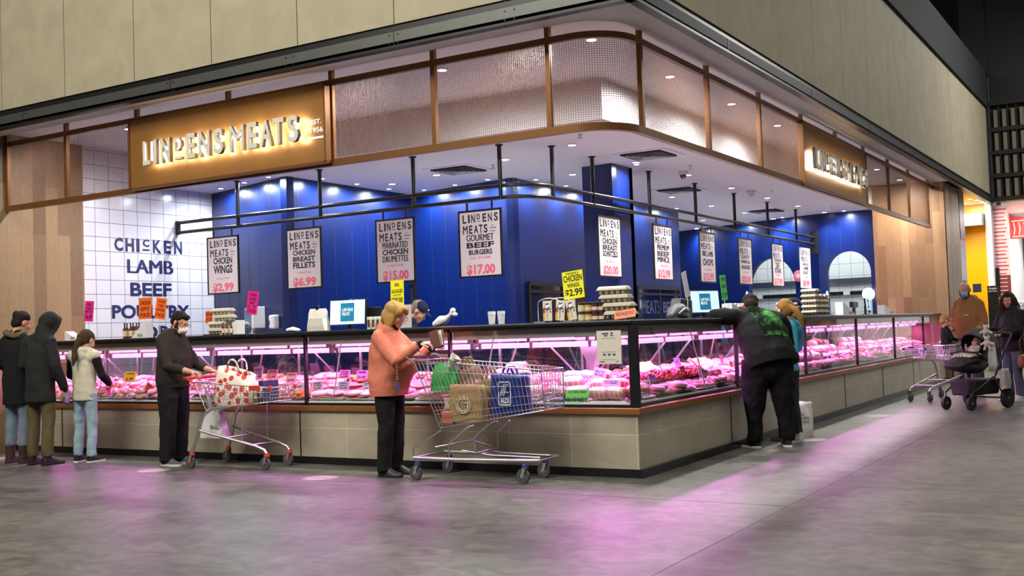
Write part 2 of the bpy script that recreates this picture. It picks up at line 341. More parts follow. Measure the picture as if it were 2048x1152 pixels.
for k, (a, b) in enumerate(zip(pl, pl[1:])):
    if k in (2, 3, 10, 11): continue
    m = MB(); n = max(8, int((b-a)/(.0215 if b < 9 else .024))); W_ = .0013
    for i in range(1, n):
        x, y = spath(a+(b-a)*i/n); m.box(x-W_, x+W_, y-W_, y+W_, ZB+.07, ZT-.06)
    cur = a < 9-.3 < b or a < 9.1 < b; q = [a+(b-a)*i/12 for i in range(13)] if cur else [a, b]
    for i in range(1, 38):
        z = ZB+.07+(ZT-ZB-.13)*i/38; m.tube([V((*spath(s), z)) for s in q], W_, sq=True)
    m.build('mesh_panel', wire, scr)
# the arm tying the screen to the boarded block on the right
MB().box(-.16, -.1, 14.5, 15, ZT-.07, ZT).build('tie_arm', bronze, scr)
# ---------------------------------------------------------------- illuminated signs
signm = mat('bronze_sign_panel', K('9a6c38'), .38, .45, .06, 14)
letside = mat('letter_return', (.16, .155, .15), .3, .6); letm = mat('cream_letter', (.62, .60, .50), .4); halo = mat('sign_light', (1, .93, .8), .5, emit=30, ecol=(1, .93, .82))
GL = [('L', 115, 180, 0), ('I', 216, 243, 0), ('N', 286, 368, 0), ('D', 412, 478, 1), ('E', 525, 602, 0), ('N', 640, 738, 0), ('S', 775, 862, 0), ('M', 925, 1058, 0), ('E', 1090, 1178, 0), ('A', 1210, 1320, 0), ('T', 1330, 1432, 0), ('S', 1463, 1565, 0)]
def sign(label, P0, ux, nr, W, letters, front, zb, zt):   # letters: (char, offset along, width, small)
    P0, ux, nr = V(P0), V(ux), V(nr); up = V((0, 0, 1))
    t = thing('shop_sign', label, 'sign', P0)
    m = MB(); m.obox(ux*W/2+up*.405-nr*.02, ux*W/2, nr*.03, up*.405)
    m.build('panel', signm, t, bevel=.004)
    m = MB(); e = .02
    for z in (-.012, .822): m.obox(ux*W/2+up*z-nr*.02, ux*(W/2+.02), nr*.04, up*.012)
    for x in (-.012, W+.012): m.obox(ux*x+up*.405-nr*.02, ux*.012, nr*.04, up*.42)
    m.build('frame', bronze, t)
    for c, a, wd, small in letters:
        h = (zt-zb)*(.54 if small else 1); z = zt-h-(.02 if small else 0)
        o = ux*a+up*z+nr*(front-.045)
        m = MB(); m.txt(c, o, ux, up, wd, h, bold=.022, depth=.045)
        if small: m.obox(ux*(a+wd/2)+up*(zb+.022)+nr*(front-.0225), ux*wd*.5, up*.013, nr*.0225)
        L = m.build('letter', [letm, letside], t)
        for pg in L.data.polygons:
            if abs(pg.normal.dot(nr)) < .5: pg.material_index = 1
        m = MB(); m.txt(c, o+ux*wd*.96-nr*.004+up*h*.03, -ux, up, wd*.92, h*.94, bold=.008)
        if small: m.obox(ux*(a+wd/2)+up*(zb+.022)+nr*(front-.05), ux*wd*.45, up*.009, nr*.003)
        tag(m.build('halo_light', halo, L), 'white light strip behind letter')
    a, _, wd, _ = letters[-1][1:2][0], 0, letters[-1][2], 0
    m = MB(); x = a+wd+.06
    m.txt('EST.', ux*x+up*(zt-.10)+nr*.012, ux, up, .15, .05, bold=.015); m.build('founding_mark', mat('sign_white', (.85, .82, .75), .4, emit=.35), t); m = MB(); m.txt('1956', ux*x+up*(zt-.19)+nr*.012, ux, up, .17, .055, bold=.015)
    m.obox(ux*(x+.09)+up*(zt-.245)+nr*.013, ux*.085, up*.011, nr*.001)
    m.build('small_lettering', mat('sign_white', (.85, .82, .75), .4, emit=.35), t)
    return t
X0 = -6.44; LL = []
for c, a, b, s in GL:
    xa, xb = at(260+a/4.655, 280, y=-.24).x, at(260+b/4.655, 280, y=-.24).x; LL.append((c, xa-X0, xb-xa, s))
sign('large bronze shop sign with lit cream letters above the left counter', (X0, -.1, 3.165), (1, 0, 0), (0, -1, 0), 3.01, LL, .14, 3.385-3.165, 3.665-3.165)
y0, y1 = at(1632, 315, x=.04).y, at(1736, 355, x=.04).y; Y0 = 5.6; a0, a1 = GL[0][1], GL[-1][2]
LR = [(c, y0+(a-a0)/(a1-a0)*(y1-y0)-Y0, (b-a)/(a1-a0)*(y1-y0), s) for c, a, b, s in GL]
sign('bronze shop sign with lit letters above the right counter, near the boarded end', (-.08, Y0, 3.16), (0, 1, 0), (1, 0, 0), 3.45, LR, .12, .215, .49)
# ---------------------------------------------------------------- black pipe frame with hanging posters
PY, PX = 2.85, -2.68
pf = thing('poster_gantry', 'black pipe gantry hung from the shop ceiling carrying the posters', 'gantry', (0, 0, 0))
for z in (3.16, 3.01):
    pts = [V((-8.97, PY, z))]+[V((x, y, z)) for x, y in arc(PX-.5, PY+.5, .5, 270, 360)]+[V((PX, 15.45, z))]
    MB().tube(pts, .026, 10).build('pipe', black, pf, 50)
for p in [(-7.7, PY), (-6.1, PY), (-4.48, PY), (PX-.45, PY)]+[(PX, y) for y in (3.4, 4.53, 6.41, 8.27, 10.15, 12.03, 13.9)]:
    MB().tube([(*p, 2.99), (*p, 3.68)], .028, 10).lathe([(.05, 0), (.05, .012)], (*p, 3.668), 12).build('drop_post', black, pf, 50)
MB().box(-9.0, -8.95, PY-.03, PY+.03, 2.98, 3.19).build('wall_bracket', black, pf)
MB().box(PX-.09, PX+.09, 15.2, 15.28, 2.8, 3.3).build('wall_bracket', black, pf)
paper = mat('poster_paper', (.64, .58, .60), .35); ink = mat('poster_ink', (.012, .012, .02), .5); red = mat('price_red', K('dc6276'), .5)
def brand(m, o, ux, uz, w, h, est=True, mi=0, bold=.03):
    cw = w/6.3
    for i, c in enumerate('LINDENS'):
        wd = cw*(.32 if c == 'I' else .68); x = [0, .98, 1.55, 2.55, 3.55, 4.5, 5.55][i]*cw
        if c == 'D': m.txt(c, V(o)+ux*x+uz*h*.70, ux, uz, wd*.85, h*.27, mi, bold); m.obox(V(o)+ux*(x+wd*.42)+uz*h*.60, ux*wd*.45, uz*h*.015, ux.cross(uz)*.0005, mi)
        else: m.txt(c, V(o)+ux*x+uz*h*.55, ux, uz, wd, h*.43, mi, bold)
    for i, c in enumerate('MEATS'):
        x = [0, 1.12, 1.95, 2.85, 3.7][i]*cw; m.txt(c, V(o)+ux*x+uz*0, ux, uz, cw*[.88, .6, .8, .66, .66][i], h*.43, mi, bold)
    if est:
        m.txt('1956', V(o)+ux*cw*4.8+uz*h*.18, ux, uz, cw*1.1, h*.10, mi, .01); m.obox(V(o)+ux*cw*5.3+uz*h*.06, ux*cw*.45, uz*h*.014, ux.cross(uz)*.0005, mi)
        m.obox(V(o)+ux*cw*5.2+uz*h*.36, ux*cw*.2, uz*h*.01, ux.cross(uz)*.0005, mi)
def poster(c, ux, prod, unit, price, where, fr=black):
    # c: top centre of the sheet; ux: reading direction; prod: [(text, top, height, width share)]
    ux = V(ux); uz = V((0, 0, 1)); nr = ux.cross(uz); w, h = (.63, .84)
    if abs(ux.y) > .5: w = .7
    t = thing('hanging_poster', where, 'poster', V(c)-uz*h, 0, 'price posters on the pipe frame')
    MB().obox(uz*h/2, ux*w/2, uz*h/2, nr*.006).build('sheet', paper, t)
    m = MB()
    for s in (-1, 1): m.obox(uz*h/2+ux*s*w/2, ux*.011, uz*(h/2+.011), nr*.012); m.obox(uz*(h/2+s*h/2), ux*w/2, uz*.011, nr*.012)
    m.build('frame', fr, t)
    for s in (-.3, .3): MB().obox(ux*s*w+uz*(h+.06), ux*.012, uz*.048, nr*.006).build('hanger', black, t)
    m = MB(); L = lambda f, x=0: ux*(-w/2+x*w)+uz*h*(1-f)+nr*.0075
    brand(m, L(.345, .09), ux, uz, w*.86, h*.30)
    for tx, top, hh, ws in prod: m.txt(tx, L(top+hh, .5-ws/2), ux, uz, w*ws, h*hh, bold=.035)
    m.build('lettering', ink, t)
    m = MB(); m.txt(unit[0], L(unit[1]+.035, .5-unit[2]/2), ux, uz, w*unit[2], h*.036, bold=.01); m.txt(price, L(.985, .16), ux, uz, w*.68, h*.17, bold=.045)
    m.build('price_lettering', red, t)
u = ('1 KILO FOR', .72, .42)
PL = [([('CHICKEN', .36, .12, .62), ('WINGS', .50, .15, .62)], u, '$2.99', 'chicken wings poster at $2.99, leftmost on the pipe frame'),
      ([('CHICKEN', .36, .085, .66), ('BREAST', .465, .085, .66), ('FILLETS', .565, .10, .66)], ('1 KILO for', .72, .42), '$6.99', 'chicken breast fillets poster at $6.99 on the pipe frame'),
      ([('MARINATED', .36, .10, .68), ('CHICKEN', .475, .09, .68), ('DRUMETTES', .58, .10, .68)], ('2 KILO FOR', .72, .42), '$15.00', 'marinated chicken drumettes poster at $15.00 on the pipe frame'),
      ([('GOURMET', .36, .10, .66), ('BEEF', .48, .085, .66), ('BURGERS', .59, .08, .56)], ('10 FOR', .70, .5), '$17.00', 'gourmet beef burgers poster at $17.00 left of the frame bend')]
for (pr, un, pc, wh), x in zip(PL, (-8.025, -6.425, -4.81, -3.455)): poster((x, PY, 2.875), (1, 0, 0), pr, un, pc, wh)
PR = [([('CHICKEN', .36, .10, .66), ('BREAST', .47, .09, .66), ('SCHNITZELS', .57, .10, .66)], ('5 for', .73, .4), '$20.00', 'chicken breast schnitzels poster at $20.00 before the blue pillar'),
      ([('PREMIUM', .36, .10, .66), ('BEEF', .48, .09, .66), ('MINCE', .58, .10, .66)], ('1 KILO FOR', .73, .36), '$12.99', 'premium beef mince poster at $12.99 on the pipe frame'),
      ([('BBQ LAMB', .37, .13, .68), ('CHOPS', .53, .14, .68)], ('1 KILO FOR', .73, .46), '$13.99', 'BBQ lamb chops poster at $13.99 above the right till screen'),
      ([('QUALITY', .36, .09, .66), ('BBQ', .47, .08, .66), ('SAUSAGES', .58, .09, .66)], ('3 KILO FOR', .72, .46), '$20.00', 'quality BBQ sausages poster at $20.00 beside the nearer arch'),
      ([('PORTERHOUSE', .36, .06, .62), ('TRAY', .44, .05, .5), ('BEEF', .5, .06, .3), ('STEAK', .57, .12, .6)], ('1 KILO FOR', .72, .36), '$17.99', 'steak poster hanging in front of the nearer white arch'),
      ([('SMOKED', .38, .06, .6), ('LAMB', .47, .08, .5), ('ROAST', .58, .08, .5)], ('1 KILO FOR', .72, .36), '$9.99', 'palest unframed poster, last on the pipe frame near far arch')]
for i, ((pr, un, pc, wh), y) in enumerate(zip(PR, (4.98, 6.84, 8.72, 10.62, 12.53, 14.44))): poster((PX, y, 2.88), (0, 1, 0), pr, un, pc, wh, paper if i == 5 else black)
# ---------------------------------------------------------------- ceiling fittings
lens = mat('lamp_lens', (1, 1, 1), .4, emit=26, ecol=(.95, .97, 1)); ringm = mat('white_ring', (.8, .8, .8), .4)
def downlight(p, z, label, power, ang=118, col=(.93, .95, 1), grp='downlights in the shop ceiling', r=.05):
    t = thing('ceiling_downlight', label, 'downlight', (p[0], p[1], z), 0, grp)
    MB().lathe([(r+.018, 0), (r+.02, -.006), (r, -.012), (r, -.004)], n=20).build('trim_ring', ringm, t, 40)
    MB().lathe([(r-.001, -.004), (r-.006, -.011), (.004, -.013)], n=20).build('lens', lens, t, 40)
    lamp('downlight_lamp', 'SPOT', (p[0], p[1], z-.03), power, col, size=.05, spot=ang, blend=.9)
for i, px in enumerate([(257, 257), (884, 139), (1183, 78), (1340, 152), (1463, 207), (1555, 250), (1754, 338), (1799, 359)]):
    p = at(*px, z=4.15)
    wh = ['left of the large sign', 'above the mesh right of the large sign', 'at the rounded corner', 'first past the corner', 'second past the corner', 'third past the corner', 'just past the right hand sign', 'nearest the boarded block']
    downlight((p.x, p.y), 4.15, 'round downlight in the upper soffit '+wh[i], 430, 179, col=(1, .97, .94), grp='downlights behind the mesh screen')
rows = [((873, 349), 'beside the first square vent'), ((784, 367), 'left of the first square vent'), ((1011, 318), 'left of the frame bend'), ((1144, 289), 'nearest the rounded mesh corner'), ((1145, 348), 'left of the blue pillar top'), ((1272, 324), 'in front of the pillar by a vent'), ((1376, 349), 'beside the dome camera'), ((1463, 375), 'front row, fourth past the corner'), ((1535, 395), 'front row, fifth past the corner'), ((1596, 411), 'front row, sixth past the corner'), ((1649, 424), 'front row, nearest the far blue wall'), ((1344, 393), 'back row beside the second vent'), ((1423, 411), 'back row, between posts three and four'), ((1489, 425), 'back row left of the farthest vent'), ((1547, 437), 'back row right of the farthest vent'), ((1406, 440), 'inner row seen between the pipes'), ((1393, 457), 'inner row low beside the lamb chops poster')]
for px, wh in rows:
    p = at(*px, z=3.68); downlight((p.x, p.y), 3.68, 'round downlight in shop ceiling '+wh, 190)
wash = [(-8.4, 3.2, 'A, first'), (-7.7, 3.0, 'B'), (-7.05, 2.83, 'C'), (-6.62, 3.5, 'd'), (-6.62, 4.3, 'e'), (-6.62, 5.1, 'f'), (-6.3, 5.62, 'g'), (-5.6, 5.48, 'h'), (-4.9, 5.35, 'i'), (-4.36, 5.9, 'j'), (-4.37, 6.9, 'k'), (-4.38, 7.9, 'l'), (-4.4, 10.3, 'm'), (-4.4, 11.6, 'n'), (-4.6, 15.75, 'o'), (-3.4, 15.3, 'p'), (-1.95, 15.0, 'q'), (-5.8, 16.2, 'r'), (-2.5, 5.6, 's')]
whn = ['over the back wall, nearest the white tiles', 'over the back wall, second from the white tiles', 'over the outer blue edge by the second post', 'over the receding wall, first', 'over the receding wall, second', 'over the receding wall, third', 'over the till wall, left', 'over the till wall, middle', 'over the till wall, right', 'past the frame bend, first', 'past the frame bend, second', 'past the frame bend, third', 'right of the pillar, first', 'right of the pillar, second', 'over the nearer arch, left', 'over the nearer arch, right', 'over the far arch', 'deep in the shop', 'on the pillar face']
for (x, y, _), wh in zip(wash, whn): downlight((x, y), 3.68, 'small blue wall washer '+wh, 165, 177, (.85, .93, 1), 'wall washers along the blue walls', .035)
lamp('kitchen_lamp', 'AREA', (-3.2, 17.3, 3.6), 75, (.95, 1, 1), (-3.2, 17.6, 0), 4, 1)
lamp('store_lamp', 'AREA', (2.6, 23.5, 4.0), 340, (1, .98, .95), (2.6, 23.5, 0), 4, 4)
lamp('juice_bar_lamp', 'AREA', (-.2, 19.2, 4.0), 120, (1, .97, .9), (-.2, 19.6, 0), .4, 2)
ventw = mat('vent_white', (.72, .70, .72), .5)
for p, wh in (((-2.0, 4.9), 'nearest the rounded corner'), ((-4.66, 4.2), 'over the left counter'), ((-3.2, 8.85), 'right of the pillar'), ((-3.2, 13.6), 'farthest back')):
    t = thing('ceiling_vent', 'square louvred air vent in shop ceiling '+wh, 'vent', (*p, 3.68), 0, 'ceiling vents'); h = .34
    m = MB(); m.box(-h-.04, h+.04, -h-.04, h+.04, -.008, 0); m.box(-h+.05, h-.05, -h+.05, h-.05, -.03, -.008, 1); m.build('frame', [ventw, dark], t)
    for k in range(5):
        a, b = h-.05-k*.055, h-.085-k*.055
        MB().loft([[(x*a, y*a, -.034) for x, y in ((-1, -1), (1, -1), (1, 1), (-1, 1))], [(x*b, y*b, -.012) for x, y in ((-1, -1), (1, -1), (1, 1), (-1, 1))]], False).build('louvre', ventw, t)
for px, wh in (((1366, 343), 'beside the seventh downlight'), ((1502, 381), 'farther along the shop ceiling')):
    p = at(*px, z=3.68); t = thing('dome_camera', 'small white dome camera '+wh, 'camera', (p.x, p.y, 3.68))
    MB().lathe([(.075, 0), (.075, -.035), (.06, -.05)], n=18).build('housing', ventw, t, 40)
    MB().ell((0, 0, -.055), (.05, .05, .06)).build('dome', mat('smoked_dome', (.05, .05, .06), .1) if px[0] == 1366 else ventw, t, 180)
for px, wh in (((1160, 269), 'near the rounded mesh corner'), ((986, 330), 'right of the first vent'), ((1381, 331), 'above the dome camera'), ((1543, 380), 'midway along right ceiling'), ((1664, 414), 'near the far blue wall'), ((1034, 129), 'in upper soffit left of corner')):
    zc = 4.15 if px[1] < 200 else 3.68; p = at(*px, z=zc); t = thing('fire_sprinkler', 'tiny fire sprinkler '+wh, 'sprinkler', (p.x, p.y, zc))
    MB().lathe([(.03, 0), (.03, -.006), (.01, -.012), (.008, -.04), (.03, -.042), (.03, -.046)], n=12).build('sprinkler_head', chrome, t, 40)
# lettering on the white tiles
t = thing('wall_lettering', 'navy words CHICKEN LAMB BEEF POULTRY PORK on the white tiles', 'lettering', (-9, 1.6, 1.4))
for wd, a, b, z, h in (('CHICKEN', 1.68, 2.98, 2.68, .20), ('LAMB', 1.9, 2.76, 2.37, .20), ('BEEF', 1.95, 2.72, 2.03, .20), ('POULTRY', 1.62, 3.06, 1.70, .20), ('PORK', 1.95, 2.95, 1.40, .19)):
    m = MB(); o = V((.003, a-1.6, z-1.4)); ux, uz = V((0, 1, 0)), V((0, 0, 1))
    if wd == 'CHICKEN':
        c = (b-a)/6.6
        for q, x, ww in (('C', 0, .8), ('H', 1, .8), ('I', 2, .3), ('K', 3.55, .8), ('E', 4.6, .7), ('N', 5.6, .8)): m.txt(q, o+ux*x*c, ux, uz, ww*c, h, bold=.04)
        m.txt('C', o+ux*2.6*c+uz*h*.42, ux, uz, .62*c, h*.58, bold=.04); m.obox(o+ux*2.9*c+uz*h*.2, ux*.33*c, uz*.012, V((.001, 0, 0)))
    else: m.txt(wd, o, ux, uz, b-a, h, bold=.032)
    m.build('word', navy(0), t)
# ---------------------------------------------------------------- deli counter: tiled base, ledge, kick, top
tile_l = tiled('stone_cladding', K('aea590'), K('a69d88'), K('cfc8b4'), .66, .3, 'XZ', .003, .4, 0, .16, 2.2, .2, (1, 1, 1.6), ofs=(.72-.66*2, -.075))
tile_r = tiled('stone_cladding_side', K('aea590'), K('a69d88'), K('cfc8b4'), .785, .3, 'YZ', .003, .4, 0, .16, 2.2, .2, (1, 1, 1.6), ofs=(.0, -.075))
ledgem = mat('brown_ledge', K('8d5a30'), .35, .2, .06, 10)
XR = -.04; RE = 14.98
t = thing('deli_counter_base', 'long stone tiled counter base with brown ledge and black kick turning the corner', 'counter', (0, 0, 0))
MB().box(-8.99, -.05, .03, .12, .075, .555).build('tile_cladding', tile_l, t); MB().box(-.15, -.045, .031, RE, .075, .555).build('tile_cladding', tile_r, t)
m = MB(); m.poly([(-8.99, 0, 0), (0, 0, 0), (0, RE, 0), (-.2, RE, 0), (-.2, .2, 0), (-8.99, .2, 0)], (0, 0, .075)); m.build('kick_board', black, t)
m = MB(); m.poly([(-8.99, 0, .555), (-.01, 0, .555), (-.01, RE, .555), (-.3, RE, .555), (-.3, .3, .555), (-8.99, .3, .555)], (0, 0, .058)); m.build('ledge', ledgem, t, bevel=.006)
m = MB()
for x in (-4.0, -7.98): m.box(x-.006, x+.006, .024, .03, .06, .555)
for y in (2.36, 4.62, 7.04, 9.4, 11.8): m.box(-.045, -.039, y-.008, y+.008, .06, .555)
m.build('joint_strip', black, t)
MB().box(-8.99, -1.0, 1.0, 1.06, 0, .84).box(-1.1, -1.04, 1.06, RE, 0, .84).build('back_panel', steel, t)
t = thing('counter_top', 'black edged steel top running along the whole meat counter', 'counter top', (0, 0, 1.36))
L6 = lambda o, i: [(-8.99, o, 0), (XR-o, o, 0), (XR-o, RE, 0), (XR-i, RE, 0), (XR-i, i, 0), (-8.99, i, 0)]
MB().poly(L6(.03, .66), (0, 0, .03)).build('edge', black, t, bevel=.005)
MB().poly([(x, y, .0301) for x, y, _ in L6(.035, .66)], (0, 0, .008)).build('steel_sheet', steel, t)
# ---------------------------------------------------------------- chilled display cases
glass = glassy('case_glass', (.97, .985, .985), .05); bglass = glassy('rear_glass', (.55, .55, .62), .16, .04)
tubem = mat('pink_tube', (1, .6, 1), .4, emit=2.2, ecol=(1, .36, .93)); hoodm = mat('hood_reflection_brown', (.42, .35, .33), .4, .1, .1, 3)  # hood's warm brown puts the case glass reflection into its colour
deckm = mat('white_deck', (.78, .76, .77), .4); pinksteel = mat('satin_steel', (.42, .38, .42), .3, .8)
LC = [.1, 2.05, 3.93, 5.8, 7.7, 8.98]; RC = [.1, 2.77, 5.38, 8.07, 10.65, 13.2, 14.97]
def deckz(d): return .665+.2*(d-.1)/.88
TILT = math.atan(.2/.88)
def frame_of(run): return (V((0, 0, 0)), 0) if run == 'L' else (V((XR, 0, 0)), math.pi/2)
def wp(run, s, d, z): return V((-s, d, z)) if run == 'L' else V((XR-d, s, z))
CASES = {}
CN = {'L': ['left of the corner post', 'behind the salmon hoodie', 'behind the red handled trolley', 'between the girl and the dark hoodie man', 'at the left end of the counter'],
      'R': ['right of the corner post', 'beside the green print hoodie', 'past the leaning customer', 'fourth past the corner', 'fifth past the corner', 'at the far right end']}
for run, B in (('L', LC), ('R', RC)):
    for i, (s0, s1) in enumerate(zip(B, B[1:])):
        o, rz = frame_of(run); W = s1-s0; sm = s0 if run == 'R' else s1
        t = thing('display_case', 'glass fronted pink lit meat case '+CN[run][i], 'display case', wp(run, sm, 0, 0), rz, 'chilled meat cases'); CASES[run, i] = (s0, s1)
        c0 = 0.0; g0 = .0 if (run == 'R' and i == 0) else 0
        e0 = [.01, .01]; e1 = [W-.01, W-.01]
        if i == 0:                             # mitred where the two runs meet
            if run == 'L': e1 = [s1-.14, s1-1.02]
            else: e0 = [.0, .88]
        m = MB(); m.add([(e0[0], .07, .648), (e1[0], .07, .648), (e1[1], .98, .855), (e0[1], .98, .855), (e0[0], .07, .615), (e1[0], .07, .615), (e1[1], .98, .815), (e0[1], .98, .815)], [(0, 1, 2, 3), (7, 6, 5, 4), (0, 4, 5, 1), (3, 2, 6, 7), (0, 3, 7, 4), (1, 5, 6, 2)]); m.build('deck', deckm, t)
        MB().box(.012, W-.012, .06, .066, .638, 1.338).build('front_glass', glass, t)
        MB().box(0, W, .045, .08, .613, .638).build('bottom_frame', black, t)
        MB().box(0, W, .045, .09, 1.336, 1.36).build('top_frame', black, t)
        x = 0 if run == 'R' else W
        if i: MB().box(x-.014, x+.014, .045, .085, .615, 1.36).build('post', black, t)
        elif run == 'L': MB().box(W-.02, W+.052, .046, .115, .613, 1.36).build('post', black, t)
        m = MB(); m.box(.02, W-.02, .1, .64, 1.34, 1.352); m.box(.02, W-.02, .1, 0.112, 1.255, 1.34); m.box(.02, W-.02, .6, .66, 1.25, 1.34); m.build('hood', hoodm, t, bevel=.003)
        for z, d, r in ((1.183, .55, .025), (1.24, .5, .015)):
            g = .05; gl = .52 if (i == 0 and run == 'R') else g; gr = .55 if (i == 0 and run == 'L') else g
            tb = MB().tube([(gl, d, z), (W-gr, d, z)], r, 10).build('light_tube', tubem, t, 60)
            m = MB()
            for q in (gl, W/3, W*2/3, W-gr): m.box(q-.015, q+.015, d-.03, d+.03, z-.028, z+.028)
            m.build('tube_holder', mat('grey_holder', (.45, .42, .46), .5), tb)
        a = lamp('case_lamp', 'AREA', (0, 0, 0), (26 if run == 'L' else 36)*W/1.9, PINK, size=W-.12, size_y=.05); a.parent = t; a.location = (W/2, .56, 1.15); a.rotation_euler = (R_(-14), 0, 0)
        a = lamp('case_lamp', 'AREA', (0, 0, 0), 6*W/1.9, (1, .36, .88), size=W-.12, size_y=.05); a.parent = t; a.location = (W/2, .57, 1.15); a.rotation_euler = (R_(20), 0, 0)
        r0, r1 = (0, s1-1.02) if (i == 0 and run == 'L') else (.9, W) if i == 0 else (0, W)
        MB().box(r0+.02, r1-.02, .985, .991, .84, 1.3).build('rear_glass', bglass, t)
        m = MB(); m.box(r0, r1, .975, 1.0, .83, .86); m.box(r0, r1, .975, 1.0, 1.29, 1.33); m.box(r0-.012, r0+.012, .975, 1.0, .84, 1.3); m.box(W/2-.012, W/2+.012, .975, 1.0, .84, 1.3); m.build('rear_frame', pinksteel, t)
        n = 2 if W < 2.2 else 3
        for k in range(n):
            q = r0+(r1-r0)*(k+.5)/n; e = (-1)**k*.16
            MB().tube([(q-e, .95, .87), (q+e, .72, 1.3)], .009, sq=True).build('strut', pinksteel, t)
        q = W*.22 if run == 'L' else W*.6; e = .1 if run == 'L' else -.28
        MB().tube([(q-e*.7, .09, .66), (q+e*.6, .1, 1.3)], .007, 8).build('gas_strut', mat('pale_rod', (.7, .66, .68), .3, .5), t, 60)
# steel wedge where two cases meet at the corner
t = thing('corner_divider', 'triangular pink lit steel divider inside the corner of the case', 'divider', (-.95, .95, 0))
MB().add([(0, 0, .86), (-.22, 0, 1.33), (.1, 0, 1.33), (.3, -.1, 1.33), (.02, -.02, .86), (-.2, .12, 1.33), (.28, .12, 1.33)], [(0, 1, 2), (0, 2, 3, 4), (0, 5, 1), (0, 4, 6, 5), (3, 6, 4), (1, 5, 6, 3, 2)]).build('wedge', pinksteel, t)
# ---------------------------------------------------------------- notice on the glass and price cards among the meat
t = thing('paper_notice', 'cream check-in notice stuck to the case glass left of the corner post', 'notice', at(1219, 728, y=.045))
a, b = at(1196, 728, y=.045), at(1242, 660, y=.045); w, h = b.x-a.x, b.z-a.z
MB().box(-w/2, w/2, .002, .006, 0, h).build('sheet', mat('cream_paper', K('d8cfc0'), .6), t)
m = MB(); ux, uz = V((1, 0, 0)), V((0, 0, 1))
m.obox(V((-w*.14, .0015, h*.91)), ux*w*.13, V((0, .0005, 0)), uz*h*.025); m.obox(V((-w*.12, .0015, h*.85)), ux*w*.07, V((0, .0005, 0)), uz*h*.02)
m.lathe([(w*.05, 0), (w*.05, .001)], (w*.13, .0015, h*.92), 14, 0, (0, -1, 0)); m.obox(V((w*.13, .0015, h*.85)), ux*w*.07, V((0, .0005, 0)), uz*h*.015)
for z in (.77, .36, .13): m.obox(V((0, .0015, h*z)), ux*w*.3, V((0, .0005, 0)), uz*h*.004)
for x in (-.2, 0, .2): m.obox(V((w*x, .0015, h*.28)), ux*w*.06, V((0, .0005, 0)), uz*h*.03)
m.obox(V((-w*.3, .0015, h*.07)), ux*w*.1, V((0, .0005, 0)), uz*h*.015); m.poly([(w*.28, .001, h*.09), (w*.38, .001, h*.09), (w*.33, .001, h*.04)], (0, .001, 0)); m.build('print', mat('slate_print', K('4a5a78'), .6), t)
CC = {'lilac': K('c9bfe8'), 'purple': K('8f7fc0'), 'pink': K('f0a8c8'), 'magenta': K('e8208f'), 'orange': K('f26a22'), 'yellow': K('f6b62c'), 'green': K('6fdc4a'), 'mint': K('a8e8b0'), 'white': K('efe6ef'), 'brown': K('d0552a'), 'bright yellow': K('f2ee1a'), 'grey': K('cfc6d2'), 'leaf green': K('35d23c')}
def card(name, label, cat, p, w, h, col, lines, rz=0, roll=0, lean=-.2, stick=0, grp=None, inkm=None, bold=.03):
    # a printed card in a clear sleeve on a spike; lines: [(text, top, height, width)] as shares of the card
    t = thing(name, label, cat, p, rz, grp); q = M.Rotation(lean, 3, 'X') @ M.Rotation(roll, 3, 'Y'); ux, uz = q @ V((1, 0, 0)), q @ V((0, 0, 1)); nr = ux.cross(uz); c = V((0, 0, stick))+uz*h/2
    MB().obox(c, ux*w/2, uz*h/2, nr*.0016).build('sheet', mat('card_'+col.replace(' ', '_'), CC[col], .4, emit=0), t)
    if lines:
        m = MB()
        for tx, top, hh, ws in lines: m.txt(tx, c+uz*h*(.5-top-hh)-ux*w*ws/2+nr*.0022, ux, uz, w*ws, h*hh, bold=bold)
        m.build('lettering', inkm or ink, t)
    if stick: MB().tube([(0, .006, 0), (0, .006, stick+h*.4)], .004, 6).lathe([(.035, 0), (.035, .006)], (0, .006, 0), 12).build('stand', mat('clear_rod', (.7, .72, .75), .2, .3), t)
    else: MB().tube([(0, .004, -.02), (0, .004, h*.5)], .0025, 5).build('spike', mat('clear_rod', (.7, .72, .75), .2, .3), t)
    return t
G3 = lambda pr='', a='', b='': [(a, .12, .2, .7)]*bool(a)+[(b, .38, .2, .7)]*bool(b)+[(pr, .66, .24, .7)]*bool(pr)
